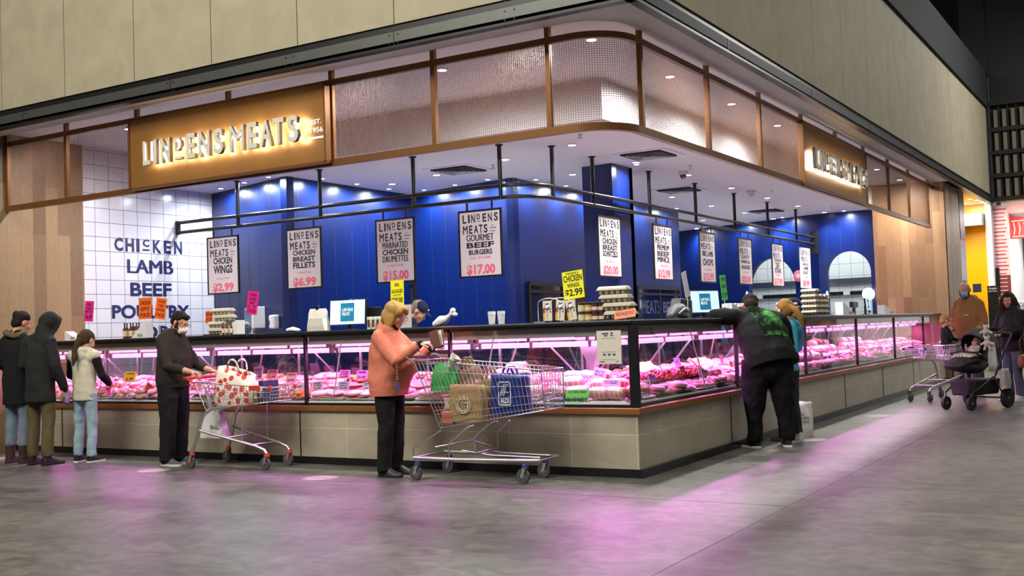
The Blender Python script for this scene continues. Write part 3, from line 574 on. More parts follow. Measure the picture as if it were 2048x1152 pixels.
TK = [('L', .42, 258, 764, 27, 21, 'yellow', [('CHICKEN', .14, .16, .7), ('6.99', .55, .35, .6)], 0, 'showing 6.99 beside the girl'), ('L', .16, 207, 789, 30, 15, 'magenta', G3('', 'TENDER', 'LOINS'), .1, 'low beside the girl'),
 ('L', .16, 294, 790, 26, 22, 'brown', G3('120.00', 'CHICKEN', 'THIGH'), .5, 'tilted next to the dark hoodie man'), ('L', .1, 192, 800, 9, 12, 'purple', G3('', 'WING'), 0, 'half hidden by the girl'), ('L', .1, 222, 801, 18, 12, 'purple', G3('', 'CHICKEN', 'KEBAB'), .05, 'first by the glass, right of the girl'), ('L', .1, 252, 801, 14, 12, 'purple', G3('', 'LEG'), 0, 'second by the glass, right of the girl'), ('L', .1, 274, 802, 18, 13, 'purple', G3('', 'THIGH'), -.08, 'third by the glass, right of the girl'),
 ('L', .72, 515, 760, 20, 27, 'lilac', G3('16.99', 'CRUMBED', 'VEAL'), -.1, 'tall, above the trolley of red spots'), ('L', .72, 543, 758, 22, 19, 'pink', G3('15.99', 'SAGE'), 0, 'left of the case post, back'), ('L', .6, 581, 765, 22, 20, 'pink', G3('18.99', 'ONION'), 0, 'just left of the case post, middle'), ('L', .3, 596, 791, 26, 22, 'lilac', G3('19.99', 'HONEY'), -.1, 'just left of the case post, low'), ('L', .12, 588, 803, 20, 16, 'lilac', G3('10.99', 'PORK'), 0, 'touching the glass left of the case post'),
 ('L', .8, 688, 757, 22, 17, 'pink', G3('16.99', 'CHICKEN', '& CHIVES'), 0, 'reading CHICKEN & CHIVES'), ('L', .8, 723, 758, 23, 17, 'pink', G3('16.99', 'PEPPER'), 0, 'right of the CHICKEN & CHIVES card'), ('L', .45, 634, 780, 22, 17, 'lilac', G3('16.99', 'BEEF', '& VEG'), -.08, 'right of the case post, middle'), ('L', .45, 686, 780, 24, 17, 'lilac', G3('18.99', 'HERB &', 'GARLIC'), 0, 'reading HERB & GARLIC'), ('L', .45, 738, 780, 26, 17, 'lilac', G3('16.99', 'SATAY'), -.15, 'next to the salmon hoodie, middle'), ('L', .14, 641, 803, 23, 19, 'grey', G3('16.99', 'SWEET &', 'PORK'), 0, 'reading PORK by the glass'), ('L', .14, 694, 805, 27, 17, 'lilac', G3('12.99', 'TERIYAKI'), -.15, 'right of the PORK card'), ('L', .14, 752, 802, 20, 18, 'grey', G3('11.99', 'MINI'), 0, 'half behind the salmon hoodie'),
 ('L', .72, 1197, 758, 23, 22, 'lilac', [('BACON', .2, .25, .7), ('BONES', .5, .25, .7)], .2, 'reading BACON BONES'), ('L', .5, 1222, 774, 33, 14, 'lilac', G3('', 'PICKLED', 'PORK'), .05, 'under the notice'), ('L', .09, 1153, 808, 42, 28, 'green', [('CORNED', .07, .16, .8), ('SILVERSIDE', .55, .3, .92)], 0, 'reading SILVERSIDE'), ('L', .13, 1107, 808, 33, 19, 'lilac', [('CORNED EYE', .2, .3, .85), ('SILVERSIDE', .62, .2, .6)], -.3, 'reading CORNED EYE'),
 ('R', .86, 1357, 733, 15, 17, 'purple', G3('', 'PORK', 'BELLY'), .1, 'behind the red mince'), ('R', .62, 1367, 746, 14, 14, 'orange', [('EXTRA', .12, .3, .7), ('LEAN', .55, .3, .7)], -.1, 'reading EXTRA LEAN'), ('R', .6, 1340, 754, 10, 13, 'orange', G3('', 'BEEF'), -.1, 'left of the EXTRA LEAN card'), ('R', .48, 1410, 757, 28, 20, 'mint', G3('12.99', 'PREMIUM', 'MINCE'), .2, 'showing 12.99 beside the mince'), ('R', .3, 1294, 779, 28, 19, 'white', [('TOPSIDE', .2, .28, .75), ('ROAST', .56, .28, .6)], 0, 'reading TOPSIDE ROAST'), ('R', .45, 1306, 763, 18, 14, 'purple', G3('', 'ROLLED', 'BRISKET'), .1, 'behind the TOPSIDE ROAST card'), ('R', .12, 1293, 803, 16, 20, 'grey', G3('17.99', 'ROAST'), 0, 'by the glass at the corner post'),
 ('R', .14, 1407, 785, 14, 18, 'lilac', G3('27.99', 'SCOTCH', 'STEAK'), 0, 'reading STEAK by the glass'), ('R', .16, 1427, 781, 15, 18, 'lilac', G3('', 'RUMP', 'STEAK'), .2, 'right of the STEAK card'), ('R', .14, 1454, 776, 12, 18, 'purple', G3('', 'FILLET'), 0, 'left of the leaning customer, low'), ('R', .3, 1434, 767, 19, 15, 'orange', G3('', 'MINCE', 'PATTIES'), -.05, 'lying by the red patties'), ('R', .55, 1440, 749, 12, 9, 'orange', G3('', 'LEAN'), .1, 'right of the mint card'), ('R', .85, 1444, 719, 10, 9, 'orange', G3('', 'RIBS'), 0, 'topmost, left of the leaning customer'), ('R', .75, 1464, 734, 9, 11, 'orange', G3('', 'STIR'), .1, 'nearest the leaning customer sleeve'), ('R', .8, 1447, 733, 9, 14, 'lilac', G3('', 'DICED'), 0, 'under the topmost orange card'), ('R', .2, 1370, 786, 16, 9, 'lilac', G3('', 'MINUTE'), .1, 'flat among the front steaks'),
 ('R', .3, 1622, 712, 9, 8, 'white', [], .1, 'in the case past the leaning customer, left'), ('R', .3, 1648, 688, 8, 8, 'mint', [], .1, 'by the server arm'), ('R', .3, 1697, 698, 8, 9, 'mint', [], .0, 'left of the fourth case post'), ('R', .2, 1645, 716, 10, 10, 'lilac', [], .2, 'under the server hand'), ('R', .15, 1703, 712, 10, 7, 'magenta', [], 0, 'low by the fourth case post')]
for run, d, px, pb, wpx, hpx, col, lines, roll, wh in TK:
    d = d*.66 if d > .2 else d; kw = dict(y=d) if run == 'L' else dict(x=XR-d)
    p = at(px, pb, **kw); dist = (p-CAM).dot(_f)/FPX; f = 1/.8 if run == 'L' else 1/.55
    card('price_ticket', col+' price ticket '+wh, 'price ticket', p, wpx*dist*f, hpx*dist*1.02, col, [l for l in lines if l[0]], 0 if run == 'L' else math.pi/2, roll, -.25, 0, 'price tickets among the meat', bold=.04)
# ---------------------------------------------------------------- raw meat, piece by piece
def wet(n, c, var=.18, vs=30): return mat(n, c, .3, 0, var, vs, .25, 60, spec=.5)
chk = wet('raw_chicken', (.66, .36, .31)); prk = wet('raw_pork', (.60, .22, .21), .25, 40); bef = wet('raw_beef', (.42, .04, .045), .3, 40); fat = wet('raw_fat', (.62, .40, .36), .1)
sau = wet('sausage_skin', (.72, .30, .25), .2, 60); mar = wet('spiced_marinade', (.70, .24, .07), .35, 90); bro = wet('dark_glaze', (.28, .09, .06), .3, 60); min_ = wet('minced_beef', (.62, .07, .075), .25, 120)
grn = mat('garnish_green', (.06, .22, .05), .6); blk = mat('black_tray', (.015, .015, .018), .35); wht = mat('white_tray', (.82, .8, .82), .35); net = mat('string_net', (.85, .78, .74), .7)
rnd = random.Random(11)
def lump(r, seed, amp=.18, flat=1, n=16, k=11):     # a soft irregular lump, fatter at one end
    m = MB(); m.ell((0, 0, 0), (1, 1, 1), n=n, k=k); out = []
    for p in m.v:
        q = V(p); f = 1+amp*1.7*NZ.noise(q*1.7+V((seed*3.1, seed, 0)))+.12*NZ.noise(q*4+V((seed, 5, 0))); t = 1-.28*q.x
        out.append((q.x*r[0]*f, q.y*r[1]*f*t, q.z*r[2]*f*t))
    m.v = out; return m
def raw(m): me = m.build('x', [chk], None, 180); d = me.data; bpy.data.objects.remove(me); return d
def mesh_of(m, mats, sm=50):
    o = m.build('x', mats, None, sm); d = o.data; bpy.data.objects.remove(o); return d
def steak(seed, r=(.085, .055), h=.014):
    m = MB(); n = 22; pts = []
    for i in range(n):
        a = 2*math.pi*i/n; f = 1+.22*NZ.noise(V((math.cos(a)*1.3+seed, math.sin(a)*1.3, seed*2.0))); pts.append((r[0]*f*math.cos(a), r[1]*f*math.sin(a)))
    ring = lambda s, z: [(x*s, y*s, z) for x, y in pts]
    m.loft([ring(.9, -h), ring(1.02, -h*.6), ring(1.03, h*.5), ring(.97, h)], True, 1); m.loft([ring(.95, h*.98), ring(.84, h*1.25), ring(.5, h*1.3)], True, 0); return m
def chop(seed): m = steak(seed, (.05, .042), .013); m.tube([(.03, .01, .004), (.09, .03, .006), (.13, .025, .006)], [.012, .008, .007], 7, 1, rnd=True); return m
def sausage(seed, L=.15, r=.015):
    m = MB(); b = .02*math.sin(seed*2.3); m.tube([(L*(t-.5), b*math.sin(math.pi*t), 0) for t in [i/8 for i in range(9)]], [r*.75]+[r]*7+[r*.75], 9, rnd=True); return m
def roast(seed):
    m = MB(); n = 14
    P = [(-.1, .6), (-.085, .9), (-.04, 1), (0, 1.04), (.04, 1), (.085, .9), (.1, .6)]; R0 = .058
    m.loft([[(x, R0*s*(1+.08*NZ.noise(V((x*20+seed, i, 0))))*math.cos(2*math.pi*i/n), R0*.85*s*math.sin(2*math.pi*i/n)) for i in range(n)] for x, s in P], True, 0)
    for x in (-.065, -.02, .025, .07): m.tube([(x, R0*1.04*math.cos(a), R0*.88*math.sin(a)) for a in [2*math.pi*i/12 for i in range(12)]], .003, 5, 1, closed=True)
    m.loft([[(x, R0*s*1.015*math.cos(R_(40+10*i)), R0*.87*s*math.sin(R_(40+10*i))) for i in range(11)]+[(x, R0*s*.96*math.cos(R_(140-10*i)), R0*.8*s*math.sin(R_(140-10*i))) for i in range(11)] for x, s in P[1:-1]], True, 1); return m
def wing(seed): m = MB(); m.tube([(-.05, 0, 0), (-.02, .012, .004), (.012, -.004, .002), (.045, .02, 0)], [.013, .022, .016, .009], 9, rnd=True); return m
def mincelog(seed, L=.36, r=.05):
    m = MB(); rr_ = random.Random(seed+3)
    for i in range(230):
        x = rr_.uniform(-L/2, L/2); a = rr_.uniform(-.1, math.pi+.1); k = r*rr_.uniform(.82, 1.06)*(1+.12*math.sin(x*30)); p = V((x, k*1.25*math.cos(a), k*math.sin(a)*.95)); t = rr_.uniform(-1.4, 1.4)
        m.tube([p+V((math.cos(t)*q, math.sin(t)*q*.5*abs(math.sin(a)), -.25*abs(q)*abs(math.cos(a))-3*q*q)) for q in (-.03, -.01, .01, .03)], .0078, 6, rnd=True)
    m.tube([(-L/2+.02, 0, 0), (L/2-.02, 0, 0)], r*.75, 10, rnd=True, lat=(0, 1, 0), ry=r*.75); return m
def slices(seed): m = MB(); [m.obox((0, (i-2)*.022, .008*i), (.075, 0, .01), (0, .02, .006), (0, -.001, .004), i % 2) for i in range(5)]; return m
KIND = {'fillet': ('chicken_fillet', 'pale raw chicken fillet', 'chicken fillet', [mesh_of(lump((.085, .042, .026), s), chk, 180) for s in range(4)], 9, (.10, .07)),
 'thigh': ('chicken_thigh', 'pink raw chicken thigh', 'chicken thigh', [mesh_of(lump((.06, .045, .028), s+9, .4), [wet('raw_thigh', (.64, .28, .25))], 180) for s in range(4)], 12, (.09, .08)),
 'wing': ('chicken_wing', 'pale raw chicken wing', 'chicken wing', [mesh_of(wing(s), chk, 180) for s in range(2)], 13, (.085, .06)),
 'spiced': ('marinated_chicken', 'orange marinated chicken piece', 'chicken', [mesh_of(lump((.055, .035, .024), s+5, .4), mar, 180) for s in range(3)], 11, (.085, .065)),
 'steak': ('beef_steak', 'red fat-rimmed beef steak', 'steak', [mesh_of(steak(s), [bef, fat]) for s in range(4)], 8, (.12, .09)),
 'porksteak': ('pork_steak', 'pink raw pork steak', 'pork steak', [mesh_of(steak(s+7), [prk, fat]) for s in range(4)], 8, (.12, .09)),
 'chop': ('lamb_chop', 'lamb chop with bone', 'chop', [mesh_of(chop(s), [bef, fat]) for s in range(3)], 9, (.10, .08)),
 'sausage': ('raw_sausage', 'pink raw sausage', 'sausage', [mesh_of(sausage(s), sau, 180) for s in range(3)], 10, (.0, .034)),
 'roast': ('rolled_roast', 'netted rolled roast', 'roast', [mesh_of(roast(s), [prk, net]) for s in range(3)], 5, (.17, .12)),
 'beefroast': ('topside_roast', 'red fat-capped roast', 'roast', [mesh_of(roast(s+4), [bef, fat]) for s in range(3)], 4, (.17, .12)),
 'schnitzel': ('marinated_steak', 'thin marinated steak', 'schnitzel', [mesh_of(steak(s+3, (.10, .06), .008), [wet('pink_marinade', (.62, .23, .19)), prk]) for s in range(3)], 9, (.10, .08)),
 'slices': ('bacon_slices', 'stacked bacon slices', 'bacon', [mesh_of(slices(0), [prk, fat])], 5, (.13, .11)),
 'dark': ('glazed_rib', 'dark glazed pork rib', 'rib', [mesh_of(sausage(s, .14, .022), bro, 180) for s in range(2)], 8, (.0, .05))}
trayd = {}
def traymesh(w, d, m_):
    key = (round(w, 2), round(d, 2), m_.name)
    if key not in trayd:
        m = MB(); a, b, e, h = w/2, d/2, .012, .018
        m.loft([[(x*(a-.02), y*(b-.02), z) for x, y in ((-1, -1), (1, -1), (1, 1), (-1, 1))] for z in (0,)]+[[(x*a, y*b, h) for x, y in ((-1, -1), (1, -1), (1, 1), (-1, 1))], [(x*(a-e), y*(b-e), h) for x, y in ((-1, -1), (1, -1), (1, 1), (-1, 1))], [(x*(a-.03), y*(b-.03), .006) for x, y in ((-1, -1), (1, -1), (1, 1), (-1, 1))]], True)
        trayd[key] = mesh_of(m, m_, 30)
    return trayd[key]
def link(name, me, loc, rot, label, cat, grp):
    o = bpy.data.objects.new(name, me); COL.objects.link(o); o.location = loc; o.rotation_euler = rot; return tag(o, label, cat, grp)
PLAN = {('L', 0): ['roast roast roast', 'roast steak porksteak', 'roast slices slices', 'beefroast dark beefroast'], ('L', 1): ['schnitzel schnitzel spiced', 'schnitzel porksteak schnitzel', 'steak schnitzel thigh', 'porksteak thigh schnitzel'], ('L', 2): ['schnitzel schnitzel spiced', 'spiced schnitzel spiced', 'thigh fillet schnitzel', 'spiced thigh fillet'],
        ('L', 3): ['thigh thigh fillet', 'wing fillet thigh', 'fillet fillet wing', 'wing thigh fillet'], ('L', 4): ['thigh fillet fillet', 'sausage thigh fillet', 'fillet sausage wing'],
        ('R', 0): ['beefroast beefroast spiced', 'steak M sausage', 'steak M steak', 'sausage M slices', 'chop M porksteak'], ('R', 1): ['steak chop porksteak', 'steak porksteak slices', 'chop sausage porksteak', 'chop steak porksteak', 'porksteak thigh fillet'],
        ('R', 2): ['porksteak thigh fillet', 'chop roast porksteak', 'porksteak roast steak', 'chop porksteak fillet'], ('R', 3): ['thigh steak roast', 'chop porksteak roast', 'fillet thigh chop', 'wing fillet roast'], ('R', 4): ['thigh fillet roast', 'wing porksteak fillet', 'fillet thigh thigh'], ('R', 5): ['fillet thigh fillet', 'wing fillet thigh']}
POS = {2: ['left', 'right'], 3: ['left', 'centre', 'right'], 4: ['left', 'centre left', 'centre right', 'right'], 5: ['far left', 'left', 'centre', 'right', 'far right']}
CASE_WORDS = {'L': ['case left of the corner post', 'case behind the salmon hoodie', 'case behind the red handled trolley', 'case beside the girl', 'leftmost case'], 'R': ['case right of the corner post', 'case beside the green print hoodie', 'case past the leaning customer', 'fourth case past the corner', 'fifth case past the corner', 'farthest right case']}
ROWFREE = {}
for (run, ci), cols in PLAN.items():
    s0, s1 = CASES[run, ci]; cw = (s1-s0-.06)/len(cols); pos = POS[len(cols)]
    for j, c in enumerate(cols):
        for r, kd in enumerate(c.split()):
            # columns are listed left to right as the customer sees them
            s = s1-.03-cw*(j+.5) if run == 'L' else s0+.03+cw*(j+.5)
            d = (.22, .505, .79)[r]; z = deckz(d); rz = 0 if run == 'L' else math.pi/2; row = ('front', 'middle', 'back')[r]
            where = f'{row} {pos[j]} tray, {CASE_WORDS[run][ci]}'
            q = (M.Rotation(rz, 3, 'Z') @ M.Rotation(TILT, 3, 'X')); base = wp(run, s, d, z+.001); tw, td = cw-.02, .265
            s_a, s_b = s-tw/2, s+tw/2; lim = d+.14+(.05 if run == 'L' else .01)
            if ci == 0 and s_a < lim:
                if s_b-lim < .2: continue
                ROWFREE[run, r] = lim
                s_a = lim; tw = s_b-s_a; s = (s_a+s_b)/2; base = wp(run, s, d, z+.001)
            if ci == 0: ROWFREE[run, r] = min(ROWFREE.get((run, r), 9), s_a)
            dark_ = kd in ('dark', 'spiced', 'chop', 'steak') or (r+j) % 3 == 2
            link('meat_tray', traymesh(tw, td, blk if dark_ else wht), base, q.to_euler(), ('black' if dark_ else 'white')+' shallow meat tray: '+where, 'tray', 'meat trays in the cases')
            if kd == 'M':
                o = link('minced_beef', mesh_of(mincelog(j, tw*1.02, .066), min_, 180), base+q @ V((0, 0, .05)), (q @ M.Rotation(.1, 3, 'Z')).to_euler(), 'heap of bright red minced beef strands, '+where, 'mince', None); o['kind'] = 'stuff'
                continue
            nm, lb, cat, mes, n, (sx, sy) = KIND[kd]
            far = run == 'R' and ci > 2
            L0 = .03; nx = max(1, int((tw-.03)/(sx or .15))); ny = max(1, int(.23/sy)); tot = min(nx*ny+ (nx-1)*max(1, ny-1), 16)
            spots = [((i+.5)/nx-.5, (k+.5)/ny-.5, 0) for k in range(ny) for i in range(nx)]+[((i+.7)/nx-.5, (k+.35)/ny-.42, 1.6) for k in range(max(1, ny-1)) for i in range(0, nx-1, 2)]*(kd not in ('roast', 'beefroast', 'slices'))+[((i+1)/nx-.5, (k+1)/ny-.5, 1) for k in range(max(1, ny-1)) for i in range(nx-1)]
            if far: spots = spots[::2]
            th = {'fillet': .034, 'thigh': .036, 'wing': .026, 'spiced': .03, 'roast': .075, 'beefroast': .075, 'sausage': .026, 'dark': .036}.get(kd, .024)
            for u, v, lay in spots[:16]:
                p = V((u*(tw-.03)+rnd.uniform(-.01, .01), v*.22+rnd.uniform(-.008, .008), .01+th*.5+lay*th*.8+rnd.uniform(0, .006)))
                a = rnd.uniform(-.35, .35)+(math.pi/2 if kd in ('sausage', 'dark') else 0)*0
                if kd in ('fillet', 'thigh', 'wing', 'spiced'): a = rnd.uniform(0, 6.28)
                e = (q @ M.Rotation(a, 3, 'Z') @ M.Rotation(rnd.uniform(-.25, .25), 3, 'X')).to_euler()
                ob = link(nm, mes[rnd.randrange(len(mes))], base+q @ p, e, lb+', '+where, cat, f'{cat} in the {where}')
                ob.scale = [1.18*rnd.uniform(.93, 1.08)]*3

# loose cuts filling the mitre where the two runs meet
for run in 'LR':
    for r, d in enumerate((.17, .28, .43, .57, .72, .86)):
        hi = ROWFREE[run, r//2]; s = d+(.15 if run == 'L' else .11); kd = ('roast', 'beefroast')[run == 'R'] if r % 2 == 0 else ('porksteak', 'steak')[run == 'R']
        nm, lb, cat, mes, n, _ = KIND[kd]; k = 0; rz = 0 if run == 'L' else math.pi/2; q = M.Rotation(rz, 3, 'Z') @ M.Rotation(TILT, 3, 'X')
        while s < hi-.05:
            wh = f'loose in the corner, {"left" if run == "L" else "right"} of the post, {["touching the glass", "second row", "third row", "fourth row", "fifth row", "rearmost row"][r]}'
            o = link(nm, mes[k % len(mes)], wp(run, s, d, deckz(d)+(.055 if 'roast' in kd else .03)), (q @ M.Rotation(rnd.uniform(-.5, .5), 3, 'Z')).to_euler(), lb+' '+wh, cat, cat+' '+wh); o.scale = [1.1]*3; s += .16; k += 1
# ---------------------------------------------------------------- things standing on the counter top
CT = 1.3985
def cp(run, px, d):
    p = at(px, 650, y=d) if run == 'L' else at(px, 640, x=XR-d); return V((p.x, p.y, CT))
def upx(p): return (V(p)-CAM).dot(_f)/FPX           # metres per pixel at a place
RZ = {'L': 0, 'R': math.pi/2}
def zat(px, py, run, d): return (at(px, py, y=d) if run == 'L' else at(px, py, x=XR-d)).z
kraft = mat('moulded_pulp', K('c3bca6'), .85, 0, .1, 40, .2, 80); cream = mat('cream_card', K('e2ddcf'), .6); plast = mat('white_plastic', (.78, .78, .78), .35)
serif = mat('card_ink', (.02, .015, .01), .5)
def sgn(run, px, pt, pb, wpx, col, lines, lab, d=.3, roll=0):
    p = cp(run, px, d); zt, zb = zat(px, pt, run, d), zat(px, pb, run, d); w = wpx*upx(p)/(.86 if run == 'L' else .5)
    return card('price_card', lab, 'price card', p, w, zt-zb, col, lines, RZ[run], roll, -.06, zb-CT, 'price cards on the counter top', serif)
sgn('L', 177, 602, 643, 23, 'magenta', [('GREAT', .1, .14, .5), ('CHICKEN', .3, .12, .6), ('BREAST FILLET', .46, .11, .85), ('$6.99', .66, .26, .7)], 'magenta price card on a stand before the white tiles, leftmost', roll=.05)
sgn('L', 290, 595, 638, 32, 'orange', [('CHICKEN', .16, .18, .85), ("KIEV'S", .44, .18, .66), ('4 FOR $22', .72, .22, .85)], "orange price card reading CHICKEN KIEV'S")
sgn('L', 319, 596, 638, 26, 'orange', [('CHICKEN', .1, .13, .7), ('THIGH', .3, .13, .5), ('SCHNITZELS', .5, .13, .85), ('5 FOR $18', .72, .2, .9)], 'orange price card reading CHICKEN THIGH, tilted', d=.36, roll=.14)
sgn('L', 418, 622, 647, 17, 'orange', [('FREE RANGE', .1, .3, .9), ('$5.50', .52, .38, .8)], 'orange price card showing 5.50 beside egg cartons')
sgn('L', 503, 582, 629, 25, 'magenta', [('CRUMBED', .1, .12, .7), ('CHICKEN', .27, .13, .7), ('BREAST', .44, .12, .5), ('SCHNITZEL', .6, .1, .8), ('2 FOR $20', .75, .2, .8)], 'magenta price card leaning before the towel dispenser', roll=.12)
sgn('L', 796, 560, 611, 28, 'bright yellow', [('BBQ', .12, .14, .35), ('SAUSAGES', .36, .15, .85), ('3 KILO FOR', .56, .06, .6), ('$20.00', .68, .25, .85)], 'yellow BBQ SAUSAGES price card behind the blonde woman', roll=-.03)
sgn('L', 1151, 541, 597, 40, 'bright yellow', [('FRESH', .05, .06, .6), ('CHICKEN', .14, .24, .9), ('WINGS', .44, .15, .6), ('$2.99', .64, .30, .85)], 'large yellow CHICKEN WINGS 2.99 price card', roll=-.1)
sgn('R', 1452, 550, 600, 16, 'leaf green', [('PORTER', .1, .14, .7), ('STEAK', .38, .14, .7), ('$17.99', .7, .22, .8)], 'bright green price card beside the right till screen', roll=-.05)
sgn('R', 1657, 593, 613, 10, 'orange', [('EGGS', .1, .35, .7), ('4.50', .55, .35, .7)], 'small orange price card before the tall egg cartons')
sgn('R', 1378, 543, 594, 12, 'white', [], 'blank white card back standing beside the till screen', roll=-.22)
# egg cartons
def carton_mesh():
    m = MB(); L, W, h = .145, .052, .036
    rect = lambda s, t, z: [(x*s, y*t, z) for x, y in ((-1, -1), (1, -1), (1, 1), (-1, 1))]
    m.loft([rect(L-.012, W-.01, h), rect(L, W, h+.004), rect(L, W, h+.012), rect(L-.012, W-.012, h+.034), rect(L-.02, W-.018, h+.037)], True)
    for i in range(5):
        for s in (-1, 1): m.lathe([(.014, 0), (.022, .008), (.027, .036), (.02, .038)], ((i-2)*.055, s*.024, 0), 10)
    m.loft([rect(L+.006, W+.006, h), rect(L+.006, W+.006, h+.004)]); return mesh_of(m, kraft, 35)
EGG = carton_mesh()
def carton(p, rz, lab, grp): return link('egg_carton', EGG, p, (0, 0, rz), lab, 'egg carton', grp)
lvl = ['bottom', 'second', 'third', 'fourth', 'topmost']
p0 = cp('L', 1243, .3); dx = .004
for k in range(4):
    o = carton(p0+V((-.02*k+rnd.uniform(-.01, .01), 0, .075*k+.012)), rnd.uniform(-.06, .06), f'cream egg carton, {lvl[k] if k < 3 else "topmost"} in stack right of the jars', 'egg cartons by the corner'); o.scale = (1.02, 1.15, 1)
link('carton_tray', mesh_of(MB().box(-.19, .19, -.08, .08, 0, .012), blk), p0, (0, 0, 0), 'black tray under the cream egg cartons by the corner', 'tray', None)
t = card('price_card', 'orange FREE RANGE EGGS card leaning on the corner egg cartons', 'price card', p0+V((.08, -.09, .012)), .21, .085, 'orange', [('FREE RANGE EGGS', .25, .4, .85)], 0, -.12, -.4)
p0 = cp('L', 452, .32)
for k, (ox, oz, s) in enumerate(((-.12, .0, 'bottom'), (-.11, .075, 'second'), (-.02, .15, 'third'), (-.04, .225, 'topmost'))):
    carton(p0+V((ox, 0, oz+.012)), .03*k-.05, f'grey egg carton, {s} of the heap behind the dark hoodie man', 'egg cartons on the left counter')
carton(p0+V((.06, .12, .075)), 0, 'grey egg carton at the back right of that heap', 'egg cartons on the left counter')
link('carton_tray', mesh_of(MB().box(-.3, .1, -.07, .1, 0, .012), blk), p0+V((0, 0, 0)), (0, 0, 0), 'black tray under the egg cartons on the left counter', 'tray', None)
p0 = cp('R', 1632, .35); k = 0
cw_ = ['left', 'middle', 'right']
for c in range(3):
    for l in range(5 if c < 2 else 4):
        if c == 1 and l == 4: continue
        o = carton(p0+V((0, (c-1)*.235, .012+.075*l)), rnd.uniform(-.05, .05), f'grey egg carton, {lvl[l]}, {cw_[c]} stack beside the server in cap', 'egg cartons beside the server'); o.scale = (.75, 1.9, 1)
link('carton_tray', mesh_of(MB().box(-.4, .4, -.14, .14, 0, .012), blk), p0, (0, 0, math.pi/2), 'black tray under the tall egg carton stacks', 'tray', None)
# wedge display boxes and the bottles in them
bott = mat('brown_sauce', (.10, .035, .012), .2); labm = mat('cream_label', K('ddd0ac'), .6); capm = mat('dark_cap', (.03, .02, .02), .4); gold = mat('gold_cap', K('c79a3c'), .35, .5)
def wedge(run, px, w, h, lab, d=.3, flip=1):
    t = thing('display_box', lab, 'display box', cp(run, px, d), RZ[run], 'white wedge boxes on the counter')
    MB().poly([(-w/2*flip, -.06, 0), (w/2*flip, -.06, 0), (w/2*flip, -.06, h), (w*.42*flip, -.06, h)], (0, .12, 0)).build('carton', plast, t); MB().box(-w*.06, w*.3, -.0612, -.0605, .015, .05).build('printed_label', mat('grey_print', K('9a9a98'), .6), t); return t
def bottle(p, lab, grp, h=.17, r=.022, body=bott, cap=capm, shape='b'):
    t = thing('sauce_bottle' if shape == 'b' else 'spice_jar', lab, 'bottle' if shape == 'b' else 'jar', p, 0, grp)
    pr = [(r*.9, 0), (r, .01), (r, h*.58), (r*.4, h*.74), (r*.38, h*.88)] if shape == 'b' else [(r*.9, 0), (r, .006), (r, h*.72), (r*.85, h*.78)]
    MB().lathe(pr, n=12).build('body', body, t, 40); z = pr[-1][1]; rc = pr[-1][0]*1.25 if shape == 'b' else r*1.02
    MB().lathe([(rc, z-.002), (rc, h), (rc*.8, h+.003)], n=12).build('cap', cap, t, 40)
    MB().lathe([(r*1.02, h*.14), (r*1.02, h*.5)], n=12).build('printed_label', labm, t, 40); return t
wedge('L', 150, .26, .12, 'white wedge box behind the girl', .3, -1); wedge('L', 284, .26, .2, 'white wedge box of sauces before the word PORK'); wedge('L', 464, .28, .16, 'white wedge box in front of egg cartons', .2)
wedge('R', 1473, .6, .16, 'white wedge box by the green price card', .3, -1); wedge('R', 1692, .75, .2, 'white wedge box right of the egg carton stacks', .3, -1); wedge('R', 1775, .95, .16, 'white wedge box before the boarded wall', .3, -1)
for k in range(6): bottle(cp('L', 249+k%3*12+k//3*5, .34+.06*(k//3)), 'brown sauce bottle beside the word PORK, '+['front left', 'front middle', 'front right', 'back left', 'back middle', 'back right'][k], 'sauce bottles by the white tiles', .19)
for k in range(4): bottle(cp('L', 137+k*9, .38), 'gold capped jar on the counter behind the girl, '+['leftmost', 'second from left', 'third from left', 'rightmost'][k], 'jars behind the girl', .1, .024, bott, gold, 'j')
for k in range(3): bottle(cp('L', 446+k*8, .13), 'small dark sauce bottle before egg cartons, '+['left', 'middle', 'right'][k], 'bottles by the egg cartons', .14, .018)
fills = [('pale green pickle', (.62, .66, .35)), ('orange relish', (.80, .36, .06)), ('dark plum relish', (.16, .03, .05)), ('dark chutney', (.09, .03, .02))]
for r in range(2):
    for k, (nm, c) in enumerate(fills): bottle(cp('L', 1164+k*14, .3)+V((0, 0, .087*r)), f'{nm} jar, {"lower" if r == 0 else "upper"} row left of the egg cartons', 'relish jars by the corner', .085, .033, mat(nm.replace(' ', '_'), c, .15), capm, 'j')
for k in range(5): bottle(cp('R', 1459+k*9, .5), 'spice jar on the right counter behind the leaning customer, '+['first', 'second', 'third', 'fourth', 'fifth'][k], 'spice jars behind the leaning customer', .17, .05, bott, plast, 'j')
for k in range(10): bottle(cp('R', 1562+k%5*6.5, .3)+V((0, 0, .09*(k//5))), f'spice jar before the server in cap, {["lower", "upper"][k//5]} row, {["first", "second", "third", "fourth", "fifth"][k%5]}', 'spice jars before the server', .088, .055, bott, plast, 'j')
for k in range(2):
    t = thing('pump_bottle', 'small white pump bottle '+['left', 'right'][k]+' of a pair by the corner', 'bottle', cp('L', 1276+k*7-18, .34)); MB().lathe([(.018, 0), (.02, .004), (.02, .05), (.006, .06), (.006, .075)], n=12).build('body', plast, t, 40); MB().box(-.004, .022, -.005, .005, .073, .082).build('pump', plast, t)
# spice boxes
bxm = mat('brown_box', K('5a3526'), .5)
for k in range(5):
    t = thing('spice_box', 'cream and brown spice box beside the left screen, '+['first', 'second', 'third', 'fourth', 'last'][k]+' from the left', 'box', cp('L', 741+k*9, .26), 0, 'spice boxes beside the screen')
    MB().box(-.022, .022, -.03, .03, 0, .13).build('carton', cream, t, bevel=.002); MB().box(-.016, .016, -.0312, -.0302, .02, .1).build('printed_label', bxm, t)
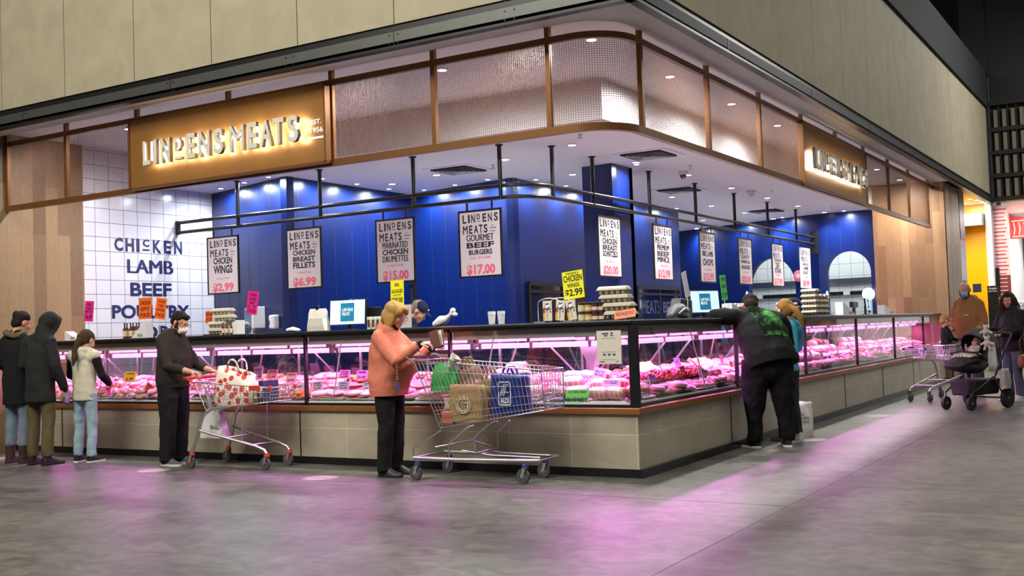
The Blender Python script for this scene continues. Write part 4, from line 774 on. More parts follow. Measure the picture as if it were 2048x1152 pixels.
# till screens
scr_m = mat('screen_light', K('bfe3ee'), .4, emit=.75, ecol=K('c9ecf5')); logo = mat('logo_blue', K('1f7fa8'), .4, emit=.35, ecol=K('1f7fa8')); logow = mat('logo_white', (.9, .9, .9), .4, emit=.7)
def screen(run, px, pt, pb, wpx, lab, yaw=0, d=.35, thick=.03):
    p = cp(run, px, d); zt, zb = zat(px, pt, run, d), zat(px, pb, run, d); w = wpx*upx(p)/(.86 if run == 'L' else .62); h = zt-zb
    t = thing('till_screen', lab, 'screen', p, RZ[run]+yaw); b = zb-CT; q = -.08; uz = V((0, math.sin(-q), math.cos(q))); ux = V((1, 0, 0)); nr = ux.cross(uz); c = V((0, 0, b))+uz*h/2
    MB().obox(c, ux*w/2, uz*h/2, nr*thick/2).build('bezel', black, t, bevel=.004)
    MB().obox(c+nr*(thick/2+.0005), ux*(w/2-.008), uz*(h/2-.008), nr*.0006).build('display', scr_m, t)
    MB().obox(c+nr*(thick/2+.0016), ux*w*.19, uz*h*.36, nr*.0006).build('logo_panel', logo, t)
    m = MB(); brand(m, c+nr*(thick/2+.0024)-ux*w*.145-uz*h*.13, ux, uz, w*.30, h*.3, False); m.build('logo_lettering', logow, t)
    MB().box(-.05, .05, -.02, .1, 0, .015).box(-.02, .02, .03, .06, .0, b+h*.4).build('stand', black, t, bevel=.003); return t
screen('L', 696, 599, 650, 76, 'till screen with blue logo left of the spice boxes', .05); screen('R', 1411, 581, 626, 48, 'till screen beside the leaning customer', -.45); screen('R', 1737, 596, 621, 16, 'small blue till screen by the far arch', -.1)
t = thing('till_screen', 'black back of a till screen behind the spice boxes', 'screen', cp('L', 742, .5), .5); MB().box(-.12, .12, -.02, .02, .06, .24).build('casing', black, t, bevel=.006); MB().box(-.03, .03, -.04, .06, 0, .015).box(-.02, .02, -.02, .02, 0, .1).build('stand', black, t)
t = thing('till_terminal', 'small black terminal left of the far till screen', 'terminal', cp('R', 1709, .4), math.pi/2); MB().box(-.17, .17, -.03, .03, .12, .22).build('head', black, t, bevel=.01); MB().box(-.04, .04, -.02, .02, 0, .14).build('stand', black, t)
t = thing('receipt_printer', 'black boxy printer left of the right till screen', 'printer', cp('R', 1372, .4), math.pi/2); MB().poly([(-.22, 0, 0), (.2, 0, 0), (.2, 0, .2), (-.1, 0, .22)], (0, .12, 0)).build('casing', black, t, bevel=.01); MB().box(-.1, .12, -.004, 0, .1, .15).build('paper_slot', dark, t)
m = MB(); m.tube([(-.2, 0, .03), (-.1, .0, .07), (.02, .0, .085), (.14, 0, .06), (.2, 0, .03)], [.03, .06, .075, .06, .03], 12, lat=(0, 0, 1), ry=[.05, .08, .1, .08, .05], rnd=True)
t = thing('shoulder_bag', 'black bag with grey stripes lying beside the printer', 'bag', cp('R', 1357, .3), math.pi/2); m.build('body', mat('black_nylon', (.02, .02, .022), .6, 0, 0, 8, .3, 30), t, 180); MB().tube([(-.19, -.09, .05), (-.08, -.11, .1), (.03, -.105, .09)], .012, 6).build('stripe', mat('grey_reflective', (.3, .3, .31), .4), t, 180)
# clipped paper bags, paper stand, cups, wipes, plastic bag
t = thing('paper_bag_stack', 'pile of cream paper bags clipped upright left of the screen', 'paper bags', cp('L', 637, .3)); p = cp('L', 637, .3); s = upx(p)
m = MB(); m.loft([[(x*a, y*b-.0, z) for x, y in ((-1, -1), (1, -1), (1, 1), (-1, 1))] for a, b, z in ((.125, .05, 0), (.12, .055, .06), (.105, .05, .14), (.115, .03, .2), (.11, .012, .245))]); m.build('bags', mat('cream_paper_bag', K('d9d5c8'), .7, 0, .06, 6, .3, 9), t, bevel=.006); MB().box(-.02, .02, -.02, .02, .235, .26).tube([(-.015, 0, .255), (0, 0, .285), (.015, 0, .255)], .003, 6).build('clip', black, t)
t = thing('notice_stand', 'white printed notice standing behind the blonde hair', 'notice', cp('L', 806, .28)); MB().box(-.11, .11, -.002, .002, 0, .24).build('sheet', paper, t); m = MB(); [m.box(-.08, .07-.02*(k % 3), -.0035, -.0025, .2-.022*k, .206-.022*k) for k in range(8)]; m.build('print', mat('grey_print', K('9a9a98'), .6), t)
for k, px in enumerate((984, 1003)):
    t = thing('cup_stack', 'stack of white cups behind the corner case, '+['left', 'right'][k], 'cups', cp('L', px, .4)); MB().lathe([(.03, 0), (.038, .1)]+[(.040-.001*(i % 2), .1+.008*i) for i in range(5)], n=18).build('cups', plast, t, 40)
t = thing('wipes_pack', 'soft white pack lying below the soap dispenser', 'pack', cp('L', 586, .3)); MB().tube([(-.06, 0, .025), (0, 0, .03), (.06, 0, .022)], [.022, .03, .02], 12, rnd=True, ry=.05).build('pack', plast, t, 180)
m = MB(); m.tube([(-.1, 0, .03), (-.02, 0, .06), (.05, 0, .08), (.1, .0, .12), (.13, .0, .16)], [.03, .055, .035, .018, .03], 12, rnd=True); m.tube([(.1, 0, .13), (.16, 0, .12)], [.018, .022], 10, rnd=True)
t = thing('plastic_bag', 'twisted white plastic bag on the counter beside the stooping server', 'bag', cp('L', 886, .5)); m.build('film', mat('white_film', (.8, .78, .76), .35), t, 180)
# thermometer cards on a wire rack
t = thing('wire_rack', 'wire rack of twin hoops holding the thermometer cards', 'rack', cp('L', 1112, .3)); s = upx(cp('L', 1112, .3))
for a, b in ((-.19, .05), (-.06, .16)): MB().tube([(a, 0, 0)]+[((a+b)/2-(b-a)/2*math.cos(R_(q)), 0, .185+.045*math.sin(R_(q))) for q in range(0, 181, 15)]+[(b, 0, 0)], .004, 7).build('hoop', chrome, t, 180)
MB().box(-.22, -.14, -.04, .04, 0, .01).box(.1, .2, -.04, .04, 0, .01).build('foot', chrome, t)
ycm = mat('yellow_card', K('eab520'), .5); rcm = mat('rust_card', K('a8381e'), .5)
for k, (px, rr) in enumerate(((1096, 0), (1120, .09), (1146, -.14))):
    t = thing('thermometer_card', 'meat thermometer on a cream and yellow card, '+['left', 'middle', 'right'][k]+' on the rack', 'thermometer', cp('L', px, .255)+V((0, 0, .015)), 0, 'thermometers on the wire rack'); t.rotation_euler = (0, rr, 0)
    MB().box(-.048, .048, -.002, .002, 0, .19).build('backing_card', cream, t); MB().box(-.047, -.026, -.003, -.002, .002, .075).build('yellow_panel', ycm, t); MB().box(-.047, -.026, -.003, -.002, .075, .12).build('rust_panel', rcm, t)
    MB().lathe([(.026, 0), (.026, .008), (.02, .012)], (-.004, -.003, .135), 16, 0, (0, -1, .5)).tube([(-.002, -.006, .13), (0, -.006, .02)], .002, 6).build('thermometer', chrome, t, 40)
    m = MB(); [m.lathe([(.008, 0), (.008, .001)], (.03, -.002, z), 10, 0, (0, -1, 0)) for z in (.085, .11)]; m.box(-.02, .02, -.003, -.002, .16, .166); m.build('print', serif, t)
# wall-mounted dispensers on the blue wall
p = at2(521, 655, WA, WB); yw = math.atan2(WB[1]-WA[1], WB[0]-WA[0]); s = upx(p)
t = thing('towel_dispenser', 'smoky blue paper towel dispenser on the blue wall', 'dispenser', p, yw); MB().loft([[(x*.14, y, z) for x, y in ((-1, -.2), (1, -.2), (1, -.001), (-1, -.001))] for z in (0, .3)]).build('cover', mat('smoky_blue', (.10, .20, .32), .12), t, bevel=.03); MB().box(.1, .15, -.21, -.001, -.01, .31).build('back_plate', plast, t, bevel=.01); MB().tube([(.0, -.1, 0), (-.03, -.12, -.06), (-.06, -.12, -.1)], .02, 8).build('paper_tail', paper, t, 60)
p = at2(555, 657, WA, WB); t = thing('soap_dispenser', 'white soap dispenser on the blue wall right of the towels', 'dispenser', p, yw); MB().box(-.07, .07, -.11, -.001, 0, .2).build('cover', plast, t, bevel=.025); MB().box(-.05, -.03, -.113, -.11, .05, .12).build('window', black, t)
# black framed openings in the blue walls
def opening(name, lab, a, b, px0, px1, pt, glass_=True):
    q0, q1 = at2(px0, pt, a, b), at2(px1, pt+2, a, b); yw = math.atan2(b[1]-a[1], b[0]-a[0]); w = (q1-q0).length; h = q0.z
    t = thing(name, lab, 'cold room door' if glass_ else 'hatch', V((q0.x, q0.y, 0)), yw)
    m = MB(); [m.box(x-.03, x+.03, -.05, -.002, 0, h) for x in ((0, w/2, w) if glass_ else (0, w))]; m.box(0, w, -.055, -.002, h-.03, h+.03)
    if glass_: m.box(0, w, -.055, -.002, h-.14, h-.1)
    m.build('frame', black, t); MB().box(.02, w-.02, -.03, -.004, 0, h-.02).build('pane' if glass_ else 'shade_panel', mat('door_black_glass', (.006, .01, .03), .06) if glass_ else dark, t)  # hatch opening is a flat slab, its shade put in as near-black
    return t, w, h
t, w, h = opening('cold_room_door', 'black glazed door on the blue wall behind thermometer rack', WD, WD2, 1054, 1181, 567)
t, w, h = opening('cold_room_door', 'black glazed door right of the blue pillar', WD, WD2, 1272, 1355, 575)
m = MB(); m.txt('MEATS', (w*.08, -.032, h-.5), (1, 0, 0), (0, 0, 1), w*.42, .26); m.txt('BEEF', (w*.58, -.032, h-.48), (1, 0, 0), (0, 0, 1), w*.32, .22); m.build('lettering', mat('faint_grey_print', K('3a4258'), .5), t)
opening('serving_hatch', 'dark hatch opening in the blue wall behind the yellow card', WC, WD, 753, 831, 573, False)
p = at2(1599, 552, WE, WF); t = thing('wall_clock', 'small round red rimmed clock between the white arches', 'clock', p-V((0, .03, 0)), math.atan2(WF[1]-WE[1], WF[0]-WE[0])); MB().lathe([(.13, 0), (.13, .03), (.1, .035)], n=28, ax=(0, -1, 0)).build('rim', red, t, 40); MB().lathe([(.1, .034), (.01, .036)], n=28, ax=(0, -1, 0)).build('face', paper, t, 40)
# kitchen fittings seen through the arches
for z, h_, lab in ((2.2, .14, 'steel rail along the kitchen tiles'), (1.93, .09, 'black knife rack along the kitchen tiles'), (1.45, .09, 'lower black knife rack on the kitchen tiles')):
    t = thing('wall_rail', lab, 'rail', (-3.5, 18.36, z)); MB().box(-2.5, 2.6 if z > 1.5 else -.2, -.02, .035, 0, h_).build('bar', steel if z > 2 else black, t)
    m = MB(); [m.box(x, x+.16, -.024, -.02, .0, h_) for x in (-1.6, -.5, .6, 1.7)]; m.build('joint_plate', plast if z < 2 else steel, t)
lg = mat('globe_glow', (1, .98, .94), .4, emit=3)
for px, run in ((1737, 0), (1496, 1), (1656, 2)):
    p = at(px, 588, y=15.0) if run == 0 else at2(px, 592, *((WE, WF) if run == 1 else (WF, WG))); t = thing('globe_lamp', ['glowing white globe lamp in the far arch', 'slim glowing wall lamp left of nearer arch', 'slim glowing wall lamp left of far arch'][run], 'lamp', p)
    if run == 0: MB().ell((0, 0, 0), (.13, .13, .13), n=20, k=12).build('globe', lg, t, 180); MB().tube([(0, 0, -.12), (0, 0, -.4)], .02, 8).build('stem', black, t)
    else: MB().ell((.0, -.06, 0), (.03, .03, .11), n=12).build('globe', lg, t, 180); MB().box(-.03, .03, -.06, .02, -.03, .03).build('bracket', black, t)
# floor stickers
for i, (px, py) in enumerate(((641, 956), (307, 941), (1755, 832), (1622, 880), (3, 917))):
    p = at(px, py, z=0); t = thing('floor_sticker', 'round pale queueing sticker on the floor '+['before the salmon hoodie', 'behind the dark hoodie man', 'left of the pram', 'right of the leaning customer', 'at the left edge'][i], 'sticker', (p.x, p.y, .0008), 0, 'queueing stickers')
    MB().lathe([(.17, 0), (.17, .001)], n=32).build('disc', mat('sticker_cream', K('8d8280'), .5), t); m = MB(); m.lathe([(.148, .0011), (.148, .0014)], n=32); m.txt('STAND HERE', (-.11, -.02, .0016), (1, 0, 0), (0, 1, 0), .22, .04, 1); m.build('print', [mat('sticker_pale', K('978c8a'), .5), mat('sticker_grey', K('7d7271'), .5)], t)
# ---------------------------------------------------------------- people
TMP = bpy.data.scenes.new('sculpt'); 
def fuse(m, voxel, smooth=4, wr=0, ws=9, seed=0, lat=1):
    # melts the overlapping shapes of one garment or body into a single closed skin
    me = bpy.data.meshes.new('f'); me.from_pydata(m.v, [], m.f); o = bpy.data.objects.new('f', me); TMP.collection.objects.link(o)
    r = o.modifiers.new('r', 'REMESH'); r.mode = 'VOXEL'; r.voxel_size = voxel
    if smooth: s = o.modifiers.new('s', 'SMOOTH'); s.factor = .5; s.iterations = smooth
    dg = TMP.view_layers[0].depsgraph; TMP.view_layers[0].update(); dg = TMP.view_layers[0].depsgraph
    out = bpy.data.meshes.new_from_object(o.evaluated_get(dg)); bpy.data.objects.remove(o); bpy.data.meshes.remove(me)
    if wr:
        ns = [v.normal.copy() for v in out.vertices]
        for v, n in zip(out.vertices, ns):
            c = v.co; f = NZ.noise(V((c.x*ws, c.y*ws, c.z*ws*lat+seed)))+.5*NZ.noise(V((c.x*ws*2.2+7, c.y*ws*2.2, c.z*ws*2.2*lat+seed))); v.co = c+n*(wr*f)
    return out
def skin(name, me, mats, parent, extra=None):
    if extra: 
        v = [tuple(p.co) for p in me.vertices]+[]; f = [tuple(p.vertices) for p in me.polygons]; k = len(v)
        v += extra.v; f += [tuple(i+k for i in q) for q in extra.f]; me = bpy.data.meshes.new(name); me.from_pydata(v, [], f)
    me.materials.clear()
    for m in (mats if isinstance(mats, (list, tuple)) else [mats]): me.materials.append(m)
    me.shade_smooth(); me.name = name; o = bpy.data.objects.new(name, me); COL.objects.link(o)
    if parent: o.parent = parent
    return o
def cloth(n, c, r=.9, b=.25): return mat(n, c, r, 0, .12, 25, b, 140, spec=.2)
skn = mat('skin', K('c08a70'), .5, 0, .06, 30, sub=.15); sknp = mat('pale_skin', K('c9967e'), .5, 0, .06, 30, sub=.15)
def hairm(n, c): return mat(n, c, .75, 0, .45, 18, .6, 60, stretch=(5, 5, .6), spec=.15)
eyem = mat('eye_white', (.7, .68, .66), .3); iris = mat('iris', (.02, .015, .01), .2); lip = mat('lip', K('a0564c'), .5)
def hand(m, w, d, pn, side, curl=.35, sc=1, spread=.022):
    w, d, pn = V(w), V(d).normalized(), V(pn); pn = (pn-d*pn.dot(d)).normalized(); l = d.cross(pn)*side      # l points to the thumb side
    m.tube([w-d*.03*sc, w+d*.01*sc, w+d*.05*sc, w+d*.085*sc], [.027*sc, .031*sc, .04*sc, .037*sc], 10, lat=l, ry=[.022*sc, .019*sc, .016*sc, .012*sc], rnd=True)
    for k, L in enumerate((.07, .077, .071, .056)):
        p = w+d*.082*sc+l*(1.5-k)*spread*.82*sc; pts = [p-d*.015*sc, p]; a = .12
        for q in (.45, .3, .25): a += curl*(1+.08*k); p = p+(d*math.cos(a)+pn*math.sin(a)+l*(1.5-k)*.03)*L*q*sc; pts.append(p.copy())
        m.tube(pts, [.0088*sc, .0088*sc, .0083*sc, .0076*sc, .0066*sc], 8, rnd=True)
    p = w+d*.018*sc+l*.03*sc; pts = [p.copy()]
    for q, a in ((.035, .75), (.028, .45), (.024, .3)): p = p+(d*math.cos(a)+l*math.sin(a)+pn*.35*(curl+.2)).normalized()*q*sc; pts.append(p.copy())
    m.tube(pts, [.013*sc, .0115*sc, .0095*sc, .008*sc], 8, rnd=True)
class Person:
    # joints in metres for a 1.70 m figure facing +Y with its right side at +X; sc scales the whole figure
    D = dict(pelvis=(0, 0, .93), waist=(0, 0, 1.07), chest=(0, 0, 1.27), neck=(0, -.012, 1.455), head=(0, .02, 1.59),
             sr=(.172, -.01, 1.375), sl=(-.172, -.01, 1.375), er=(.225, -.03, 1.12), el=(-.225, -.03, 1.12), wr=(.24, .06, .88), wl=(-.24, .06, .88),
             hr=(.09, 0, .92), hl=(-.09, 0, .92), kr=(.10, .015, .50), kl=(-.10, .015, .50), ar=(.105, -.02, .09), al=(-.105, -.02, .09), tr=(.125, .15, .03), tl=(-.125, .15, .03))
    def __init__(s, name, label, loc, yaw, H=1.7, g=1, skinm=None, hd=(0, 0, 0), cat='person', hsc=1, **J):
        s.j = {k: V(v) for k, v in {**s.D, **J}.items()}; s.g = g; s.sc = H/1.7; s.sk = skinm or skn; s.hs = hsc
        s.t = thing(name, label, cat, loc, yaw); s.t.scale = (s.sc,)*3
        q = M.Rotation(hd[0], 3, 'Z') @ M.Rotation(-hd[1], 3, 'X') @ M.Rotation(hd[2], 3, 'Y'); s.q = q     # head turn, nod, tilt
        s.hand_d = {}; s.seed = len(label)
    def put(s, T, joint='head'):            # stand the figure so that a joint is over a given spot
        j = M.Rotation(s.t.rotation_euler.z, 3, 'Z') @ s.j[joint]*s.sc; s.t.location = (T.x-j.x, T.y-j.y, 0)
    def hp(s, x, y, z): return s.j['head']+s.q @ V((x, y, z))*s.hs                 # a point in the head's own frame
    def hell(s, m, c, r, mi=0, n=14, k=9): m.ell(s.hp(*c), [a*s.hs for a in r], s.q.copy(), n, k, mi)
    def body(s, hands='rl', curl=.35, pn=None, legs=True, eyes=True, bare_arm=None):
        kid = s.hs > 1.05
        j, m, g = s.j, MB(), s.g; pn = pn or {}
        m.tube([j['pelvis']-V((0, 0, .06)), j['pelvis'], j['waist'], j['chest'], j['neck']-(j['neck']-j['chest'])*.3, j['neck']], [.13*g, .135*g, .115*g, .14, .12, .05], 16, lat=(1, 0, 0), ry=[.09*g, .1*g, .09*g, .095, .075, .05], rnd=True)
        m.tube([j['neck']-V((0, 0, .04)), s.hp(0, -.025, -.07), s.hp(0, -.02, -.02)], [.058, .052, .05], 12)
        for e in 'rl':
            m.tube([j['s'+e], j['e'+e], j['w'+e]], [.046, .038, .026], 10, rnd=True)
            if bare_arm: m.tube([j['e'+e].lerp(j['w'+e], .0), j['e'+e].lerp(j['w'+e], .35), j['w'+e]], [.044, .045, .029], 10, rnd=True)
            if legs: m.tube([j['h'+e], j['k'+e], j['a'+e]], [.07*g, .042*min(g, 1.1), .028], 10, rnd=True)
        s.hell(m, (0, -.012, .022), (.074, .092, .083)); s.hell(m, (0, .028, -.03), (.06, .06, .082)); s.hell(m, (0, .06, -.093), (.032, .028, .022)); s.hell(m, (0, .02, -.068), (.054, .05, .045))
        s.hell(m, (0, .083, -.068), (.021, .011, .011))
        if kid:
            m.tube([s.hp(0, .082, -.016), s.hp(0, .092, -.034)], [.008*s.hs, .011*s.hs], 8, rnd=True); s.hell(m, (0, .05, .035), (.062, .045, .045))
            for x in (-1, 1): s.hell(m, (x*.036, .058, -.05), (.03, .028, .03))
        else:
            s.hell(m, (0, .074, .022), (.048, .016, .011)); m.tube([s.hp(0, .08, .004), s.hp(0, .096, -.02), s.hp(0, .102, -.035)], [.008*s.hs, .010*s.hs, .0125*s.hs], 8, rnd=True)
        for x in (-1, 1): s.hell(m, (x*.077, -.008, -.012), (.012, .021, .033)); s.hell(m, (x*.034, .068, -.03), (.022, .018, .02))
        hm = MB()
        for e in hands:
            d = s.hand_d.get(e) or (j['w'+e]-j['e'+e]); hand(hm, j['w'+e], d, pn.get(e, (-1 if e == 'r' else 1, .15, 0)), -1 if e == 'r' else 1, curl)
        s.b = skin('body', fuse(m, .0075, 2), s.sk, s.t, hm)
        if eyes:
            for x in (-1, 1):
                e = MB(); s.hell(e, (x*.031, .0735, -.003), (.012, .0115, .0075)); s.hell(e, (x*.031, .0825, -.003), (.0055, .004, .0055), 1, 8, 5); e.build('eye', [eyem, iris], s.t, 180)
            e = MB(); s.hell(e, (0, .0925, -.066), (.02, .006, .006)); e.build('lips', lip, s.t, 180)
        return s
    def top(s, m_, name='hoodie', hem=.86, w=1, belly=0, hood='down', sleeve=1, cuff=True, wr=.009, neckr=.066, hemr=None, arms='rl', sl=1, vest=False):
        j, g = s.j, s.g*w; m = MB(); P = j['pelvis']; up = (j['waist']-P); hemp = P-up.normalized()*(.93-hem); ch, nk = j['chest'], j['neck']; f = V((0, 1, 0))
        sh = ch.lerp(nk, .72); hr = hemr or .17
        m.tube([hemp, P, j['waist']+f*belly*.6, j['waist'].lerp(ch, .5)+f*belly*.5, ch, sh, nk-(nk-ch)*.06, nk+(nk-ch)*.05], [hr*g, .178*g, .172*g, .175*g, .18*(1+(g-1)*.7), .15*(1+(g-1)*.5), .085, neckr], 20, lat=(1, 0, 0), ry=[.13*g, .135*g+belly*.5, .13*g+belly, .13*g+belly*.8, .125*g+belly*.2, .095*(1+(g-1)*.5), .075, neckr])
        for x in (-1, 1): m.tube([nk+V((x*.04, 0, -.01)), j['sr' if x > 0 else 'sl']+V((-x*.02, 0, .015))], [.065, .06], 12, rnd=True)
        if not vest:
            for e in arms:
                a, b, c = j['s'+e], j['e'+e], j['w'+e]; c2 = b.lerp(c, sleeve)
                m.tube([a.lerp(ch, .25), a, a.lerp(b, .5), b, b.lerp(c2, .5), b.lerp(c2, .9), c2], [.075*sl, .066*sl, .062*sl*(1+(g-1)*.35), .058*sl, .053*sl, .048*sl, .04*sl], 12, rnd=True)
        else:
            for e in arms: m.tube([j['s'+e].lerp(ch, .3), j['s'+e]], [.08, .072], 12, rnd=True)
        if hood == 'down': m.tube([nk+V((.085, .03, -.03)), nk+V((.1, -.03, .0)), nk+V((.05, -.09, .015)), nk+V((0, -.11, .01)), nk+V((-.05, -.09, .015)), nk+V((-.1, -.03, .0)), nk+V((-.085, .03, -.03))], [.028, .036, .042, .05, .042, .036, .028], 10, rnd=True); m.ell(nk+V((0, -.1, -.06)), (.09, .045, .085))
        if hood == 'up':
            m.ell(s.hp(0, -.03, .015), (.105, .115, .125), s.q.copy()); m.tube([nk+V((0, -.02, -.06)), s.hp(0, -.035, -.09)], [.11, .095], 14, rnd=True)
            m.tube([s.hp(.085, .04, -.08), s.hp(.092, .05, .02), s.hp(.05, .055, .1), s.hp(0, .055, .118), s.hp(-.05, .055, .1), s.hp(-.092, .05, .02), s.hp(-.085, .04, -.08)], .016, 8, rnd=True)
        s.topo = skin(name, fuse(m, .0125, 3, wr, 8, s.seed, .8), m_, s.t)
        if cuff and not vest:
            for e in arms:
                b, c = j['e'+e], j['e'+e].lerp(j['w'+e], sleeve); d = (c-b).normalized(); MB().tube([c-d*.05, c-d*.03, c+d*.005], [.046*sl, .045*sl, .038*sl], 12).build('cuff', m_, s.topo, 60)
        if cuff:
            d = up.normalized(); MB().tube([hemp+d*.05, hemp+d*.025, hemp-d*.012], [hr*g*1.03, hr*g*1.02, hr*g*.99], 22, lat=(1, 0, 0), ry=[.136*g+belly*.2, .134*g+belly*.15, .13*g+belly*.1]).build('waistband', m_, s.topo, 60)
        return s
    def legs(s, m_, name='trousers', w=1, hem=.07, wr=.009, seat=1, tp=1):
        j, g = s.j, s.g; m = MB(); P = j['pelvis']; m.tube([P+V((0, 0, .09)), P, P-V((0, 0, .1))], [.15*g, .165*g*seat, .15*g], 18, lat=(1, 0, 0), ry=[.11*g, .125*g*seat, .11*g], rnd=True)
        for e in 'rl':
            h, k, a = j['h'+e], j['k'+e], j['a'+e]; c = V((a.x, a.y, hem)); q = 1+(g-1)*.8
            m.tube([h-V((0, 0, .02)), h.lerp(k, .45), k, k.lerp(c, .45), k.lerp(c, .9), c+V((0, .012, 0))], [.1*q*w, .093*q*w, .078*q*w, .075*q*w*tp, .07*q*w*tp, .072*q*w*tp], 14, lat=(1, 0, 0))
        skin(name, fuse(m, .0125, 3, wr, 10, s.seed+3, .7), m_, s.t); return s
    def shoes(s, up, sole, boot=0, w=1):
        for e in 'rl':
            a, t = s.j['a'+e], s.j['t'+e]; d = V((t.x-a.x, t.y-a.y, 0)).normalized(); h = V((a.x, a.y, 0))-d*.055; l = d.cross(V((0, 0, 1))); L = .275
            prof = [(-.0, .03, .095), (.05, .04, .112), (.1, .042, .112), (.16, .048, .075), (.22, .045, .05), (.26, .03, .042), (.272, .014, .034)]
            m = MB(); m.loft([[h+d*x+l*(wd*w*math.cos(R_(q)))+V((0, 0, .022+(z-.022)*max(0, math.sin(R_(q)))*1.0)) for q in range(0, 360, 24)] for x, wd, z in prof])
            if boot: m.tube([h+d*.055+V((0, 0, .06)), h+d*.05+V((0, 0, boot))], [.05, .055], 12)
            else: m.tube([h+d*.05+V((0, 0, .06)), h+d*.048+V((0, 0, .105))], [.044, .042], 12)
            o = m.build('shoe', up, s.t, 60); m = MB(); m.loft([[h+d*(x-.004 if x < .1 else x+.004)+l*(wd*w*1.06*sg)+V((0, 0, z)) for sg, z in ((1, 0), (1, .026), (-1, .026), (-1, 0))] for x, wd, z_ in [(p[0], p[1], 0) for p in prof]]); m.build('sole', sole, o, bevel=.004)
        return s
    def hair(s, m_, shapes, tubes=(), name='hair', vox=.011, wr=.006):
        m = MB()
        for c, r in shapes: s.hell(m, c, r)
        for pts, r in tubes: m.tube([s.hp(*p) for p in pts], [a*s.hs for a in r], 9, rnd=True)
        skin(name, fuse(m, vox, 2, wr, 26, s.seed, .35), m_, s.t); return s
    def mask(s, m_):
        m = MB(); m.loft([[s.hp(x, y, z) for x, y, z in r] for r in [[(sx*.058, .052, -.04), (sx*.056, .05, -.075), (sx*.052, .045, -.10)] for sx in (-1,)]+[[(sx*.035, .092, -.022), (sx*.035, .1, -.065), (sx*.03, .088, -.112)] for sx in (-1,)]+[[(0, .116, -.012), (0, .124, -.06), (0, .1, -.12)]]+[[(.035, .092, -.022), (.035, .1, -.065), (.03, .088, -.112)], [(.058, .052, -.04), (.056, .05, -.075), (.052, .045, -.10)]]], False)
        o = m.build('face_mask', m_, s.t, 180); so = o.modifiers.new('s', 'SOLIDIFY'); so.thickness = .004
        for x in (-1, 1): MB().tube([s.hp(x*.057, .052, -.045), s.hp(x*.076, .01, -.015), s.hp(x*.08, -.018, .012)], .0018, 5).build('ear_loop', m_, o)
        return s
    def glasses(s, m_):
        m = MB()
        for x in (-1, 1):
            m.tube([s.hp(x*.033+.024*math.cos(a), .103, -.004+.018*math.sin(a)) for a in [2*math.pi*i/14 for i in range(14)]], .0022, 6, closed=True); m.tube([s.hp(x*.057, .1, .002), s.hp(x*.079, .04, .004), s.hp(x*.081, -.02, 0)], .002, 6)
        m.tube([s.hp(-.009, .103, 0), s.hp(.009, .103, 0)], .002, 6); m.build('glasses', m_, s.t, 180); return s
HB = [((0, -.025, .038), (.084, .1, .085)), ((0, -.06, -.02), (.075, .06, .07))]          # short cap of hair
blackc = cloth('black_cloth', (.010, .010, .011)); charc = cloth('charcoal_wool', (.018, .019, .019)); olive = cloth('olive_trousers', K('5b5238')); jean = cloth('pale_denim', K('8fa6b0')); jeanb = cloth('blue_denim', K('55606d')); creamc = cloth('cream_fleece', K('c4bda6')); hood1 = cloth('dark_olive_hoodie', K('2c2822')); salm = cloth('salmon_hoodie', K('d27a64')); tan = cloth('tan_hoodie', K('93683f'))
shk = mat('black_shoe', (.012, .012, .013), .5); shw = mat('white_sole', (.62, .61, .6), .6); shg = mat('grey_trainer', K('4a4a48'), .7); brn = mat('brown_leather', K('3a2c24'), .5, 0, .15, 20); maskw = mat('white_mask', (.72, .66, .66), .8); maskb = mat('blue_mask', K('8fa8c8'), .8)
dkh = hairm('dark_hair', (.018, .012, .009)); brh = hairm('brown_hair', (.055, .03, .018)); blh = hairm('blonde_hair', K('b08c52')); gnh = hairm('golden_hair', K('80602f'))
P2 = lambda px, py: at(px, py, z=0)
gl = {}
def gp(px, py, dx=0, dy=0): p = P2(px, py); return V((p.x+dx, p.y+dy, 0))
# hooded figure at the far left
a = Person('person', 'person in long charcoal hooded coat, hood up, olive trousers, leaning to look in the case', (-6.98, -.98, 0), R_(8), 1.72, .95, hd=(-.25, .5, .1), neck=(.03, .05, 1.45), head=(.05, .115, 1.565), chest=(.01, .015, 1.27), wr=(.26, .10, .83), er=(.245, -.02, 1.1), wl=(-.2, .24, .98), kl=(-.1, .0, .5))
a.hand_d['r'] = V((0, .15, -1)); a.body(curl=.5).top(charc, 'coat', .70, 1.08, hood='up', cuff=False, hemr=.185, sl=1.05).legs(olive, 'trousers', .95, .10).shoes(shk, shk)
MB().tube([(.27, .12, .84), (.27, .13, .78), (.268, .14, .72)], [.03, .045, .04], 10, rnd=True).tube([(.30, .12, .8), (.305, .14, .73)], [.02, .022], 8, rnd=True)
t = thing('glove_pair', 'lilac spotted gloves held in the hooded figure hand', 'gloves', a.t.matrix_basis @ V((.262, .115, .80))); t.rotation_euler = (0, 0, R_(8))
m = MB(); m.tube([(-.015, 0, .02), (-.018, 0, -.04), (-.02, .01, -.1)], [.02, .032, .03], 10, rnd=True); m.tube([(.02, .01, .01), (.024, 0, -.05), (.022, 0, -.11)], [.018, .03, .026], 10, rnd=True)
for k in range(3): m.tube([(-.03+.014*k, .01, -.1), (-.034+.016*k, .015, -.15)], .009, 7, rnd=True)
m.build('gloves', mat('lilac_knit', K('8a6f9a'), .9, 0, .5, 60), t, 180)
a = Person('person', 'adult in black jacket and tan scarf half hidden behind the hooded figure', (-7.47, -.93, 0), R_(6), 1.74, .98, hd=(-.3, .35, 0), head=(.02, .06, 1.585), wl=(-.22, .2, .95))
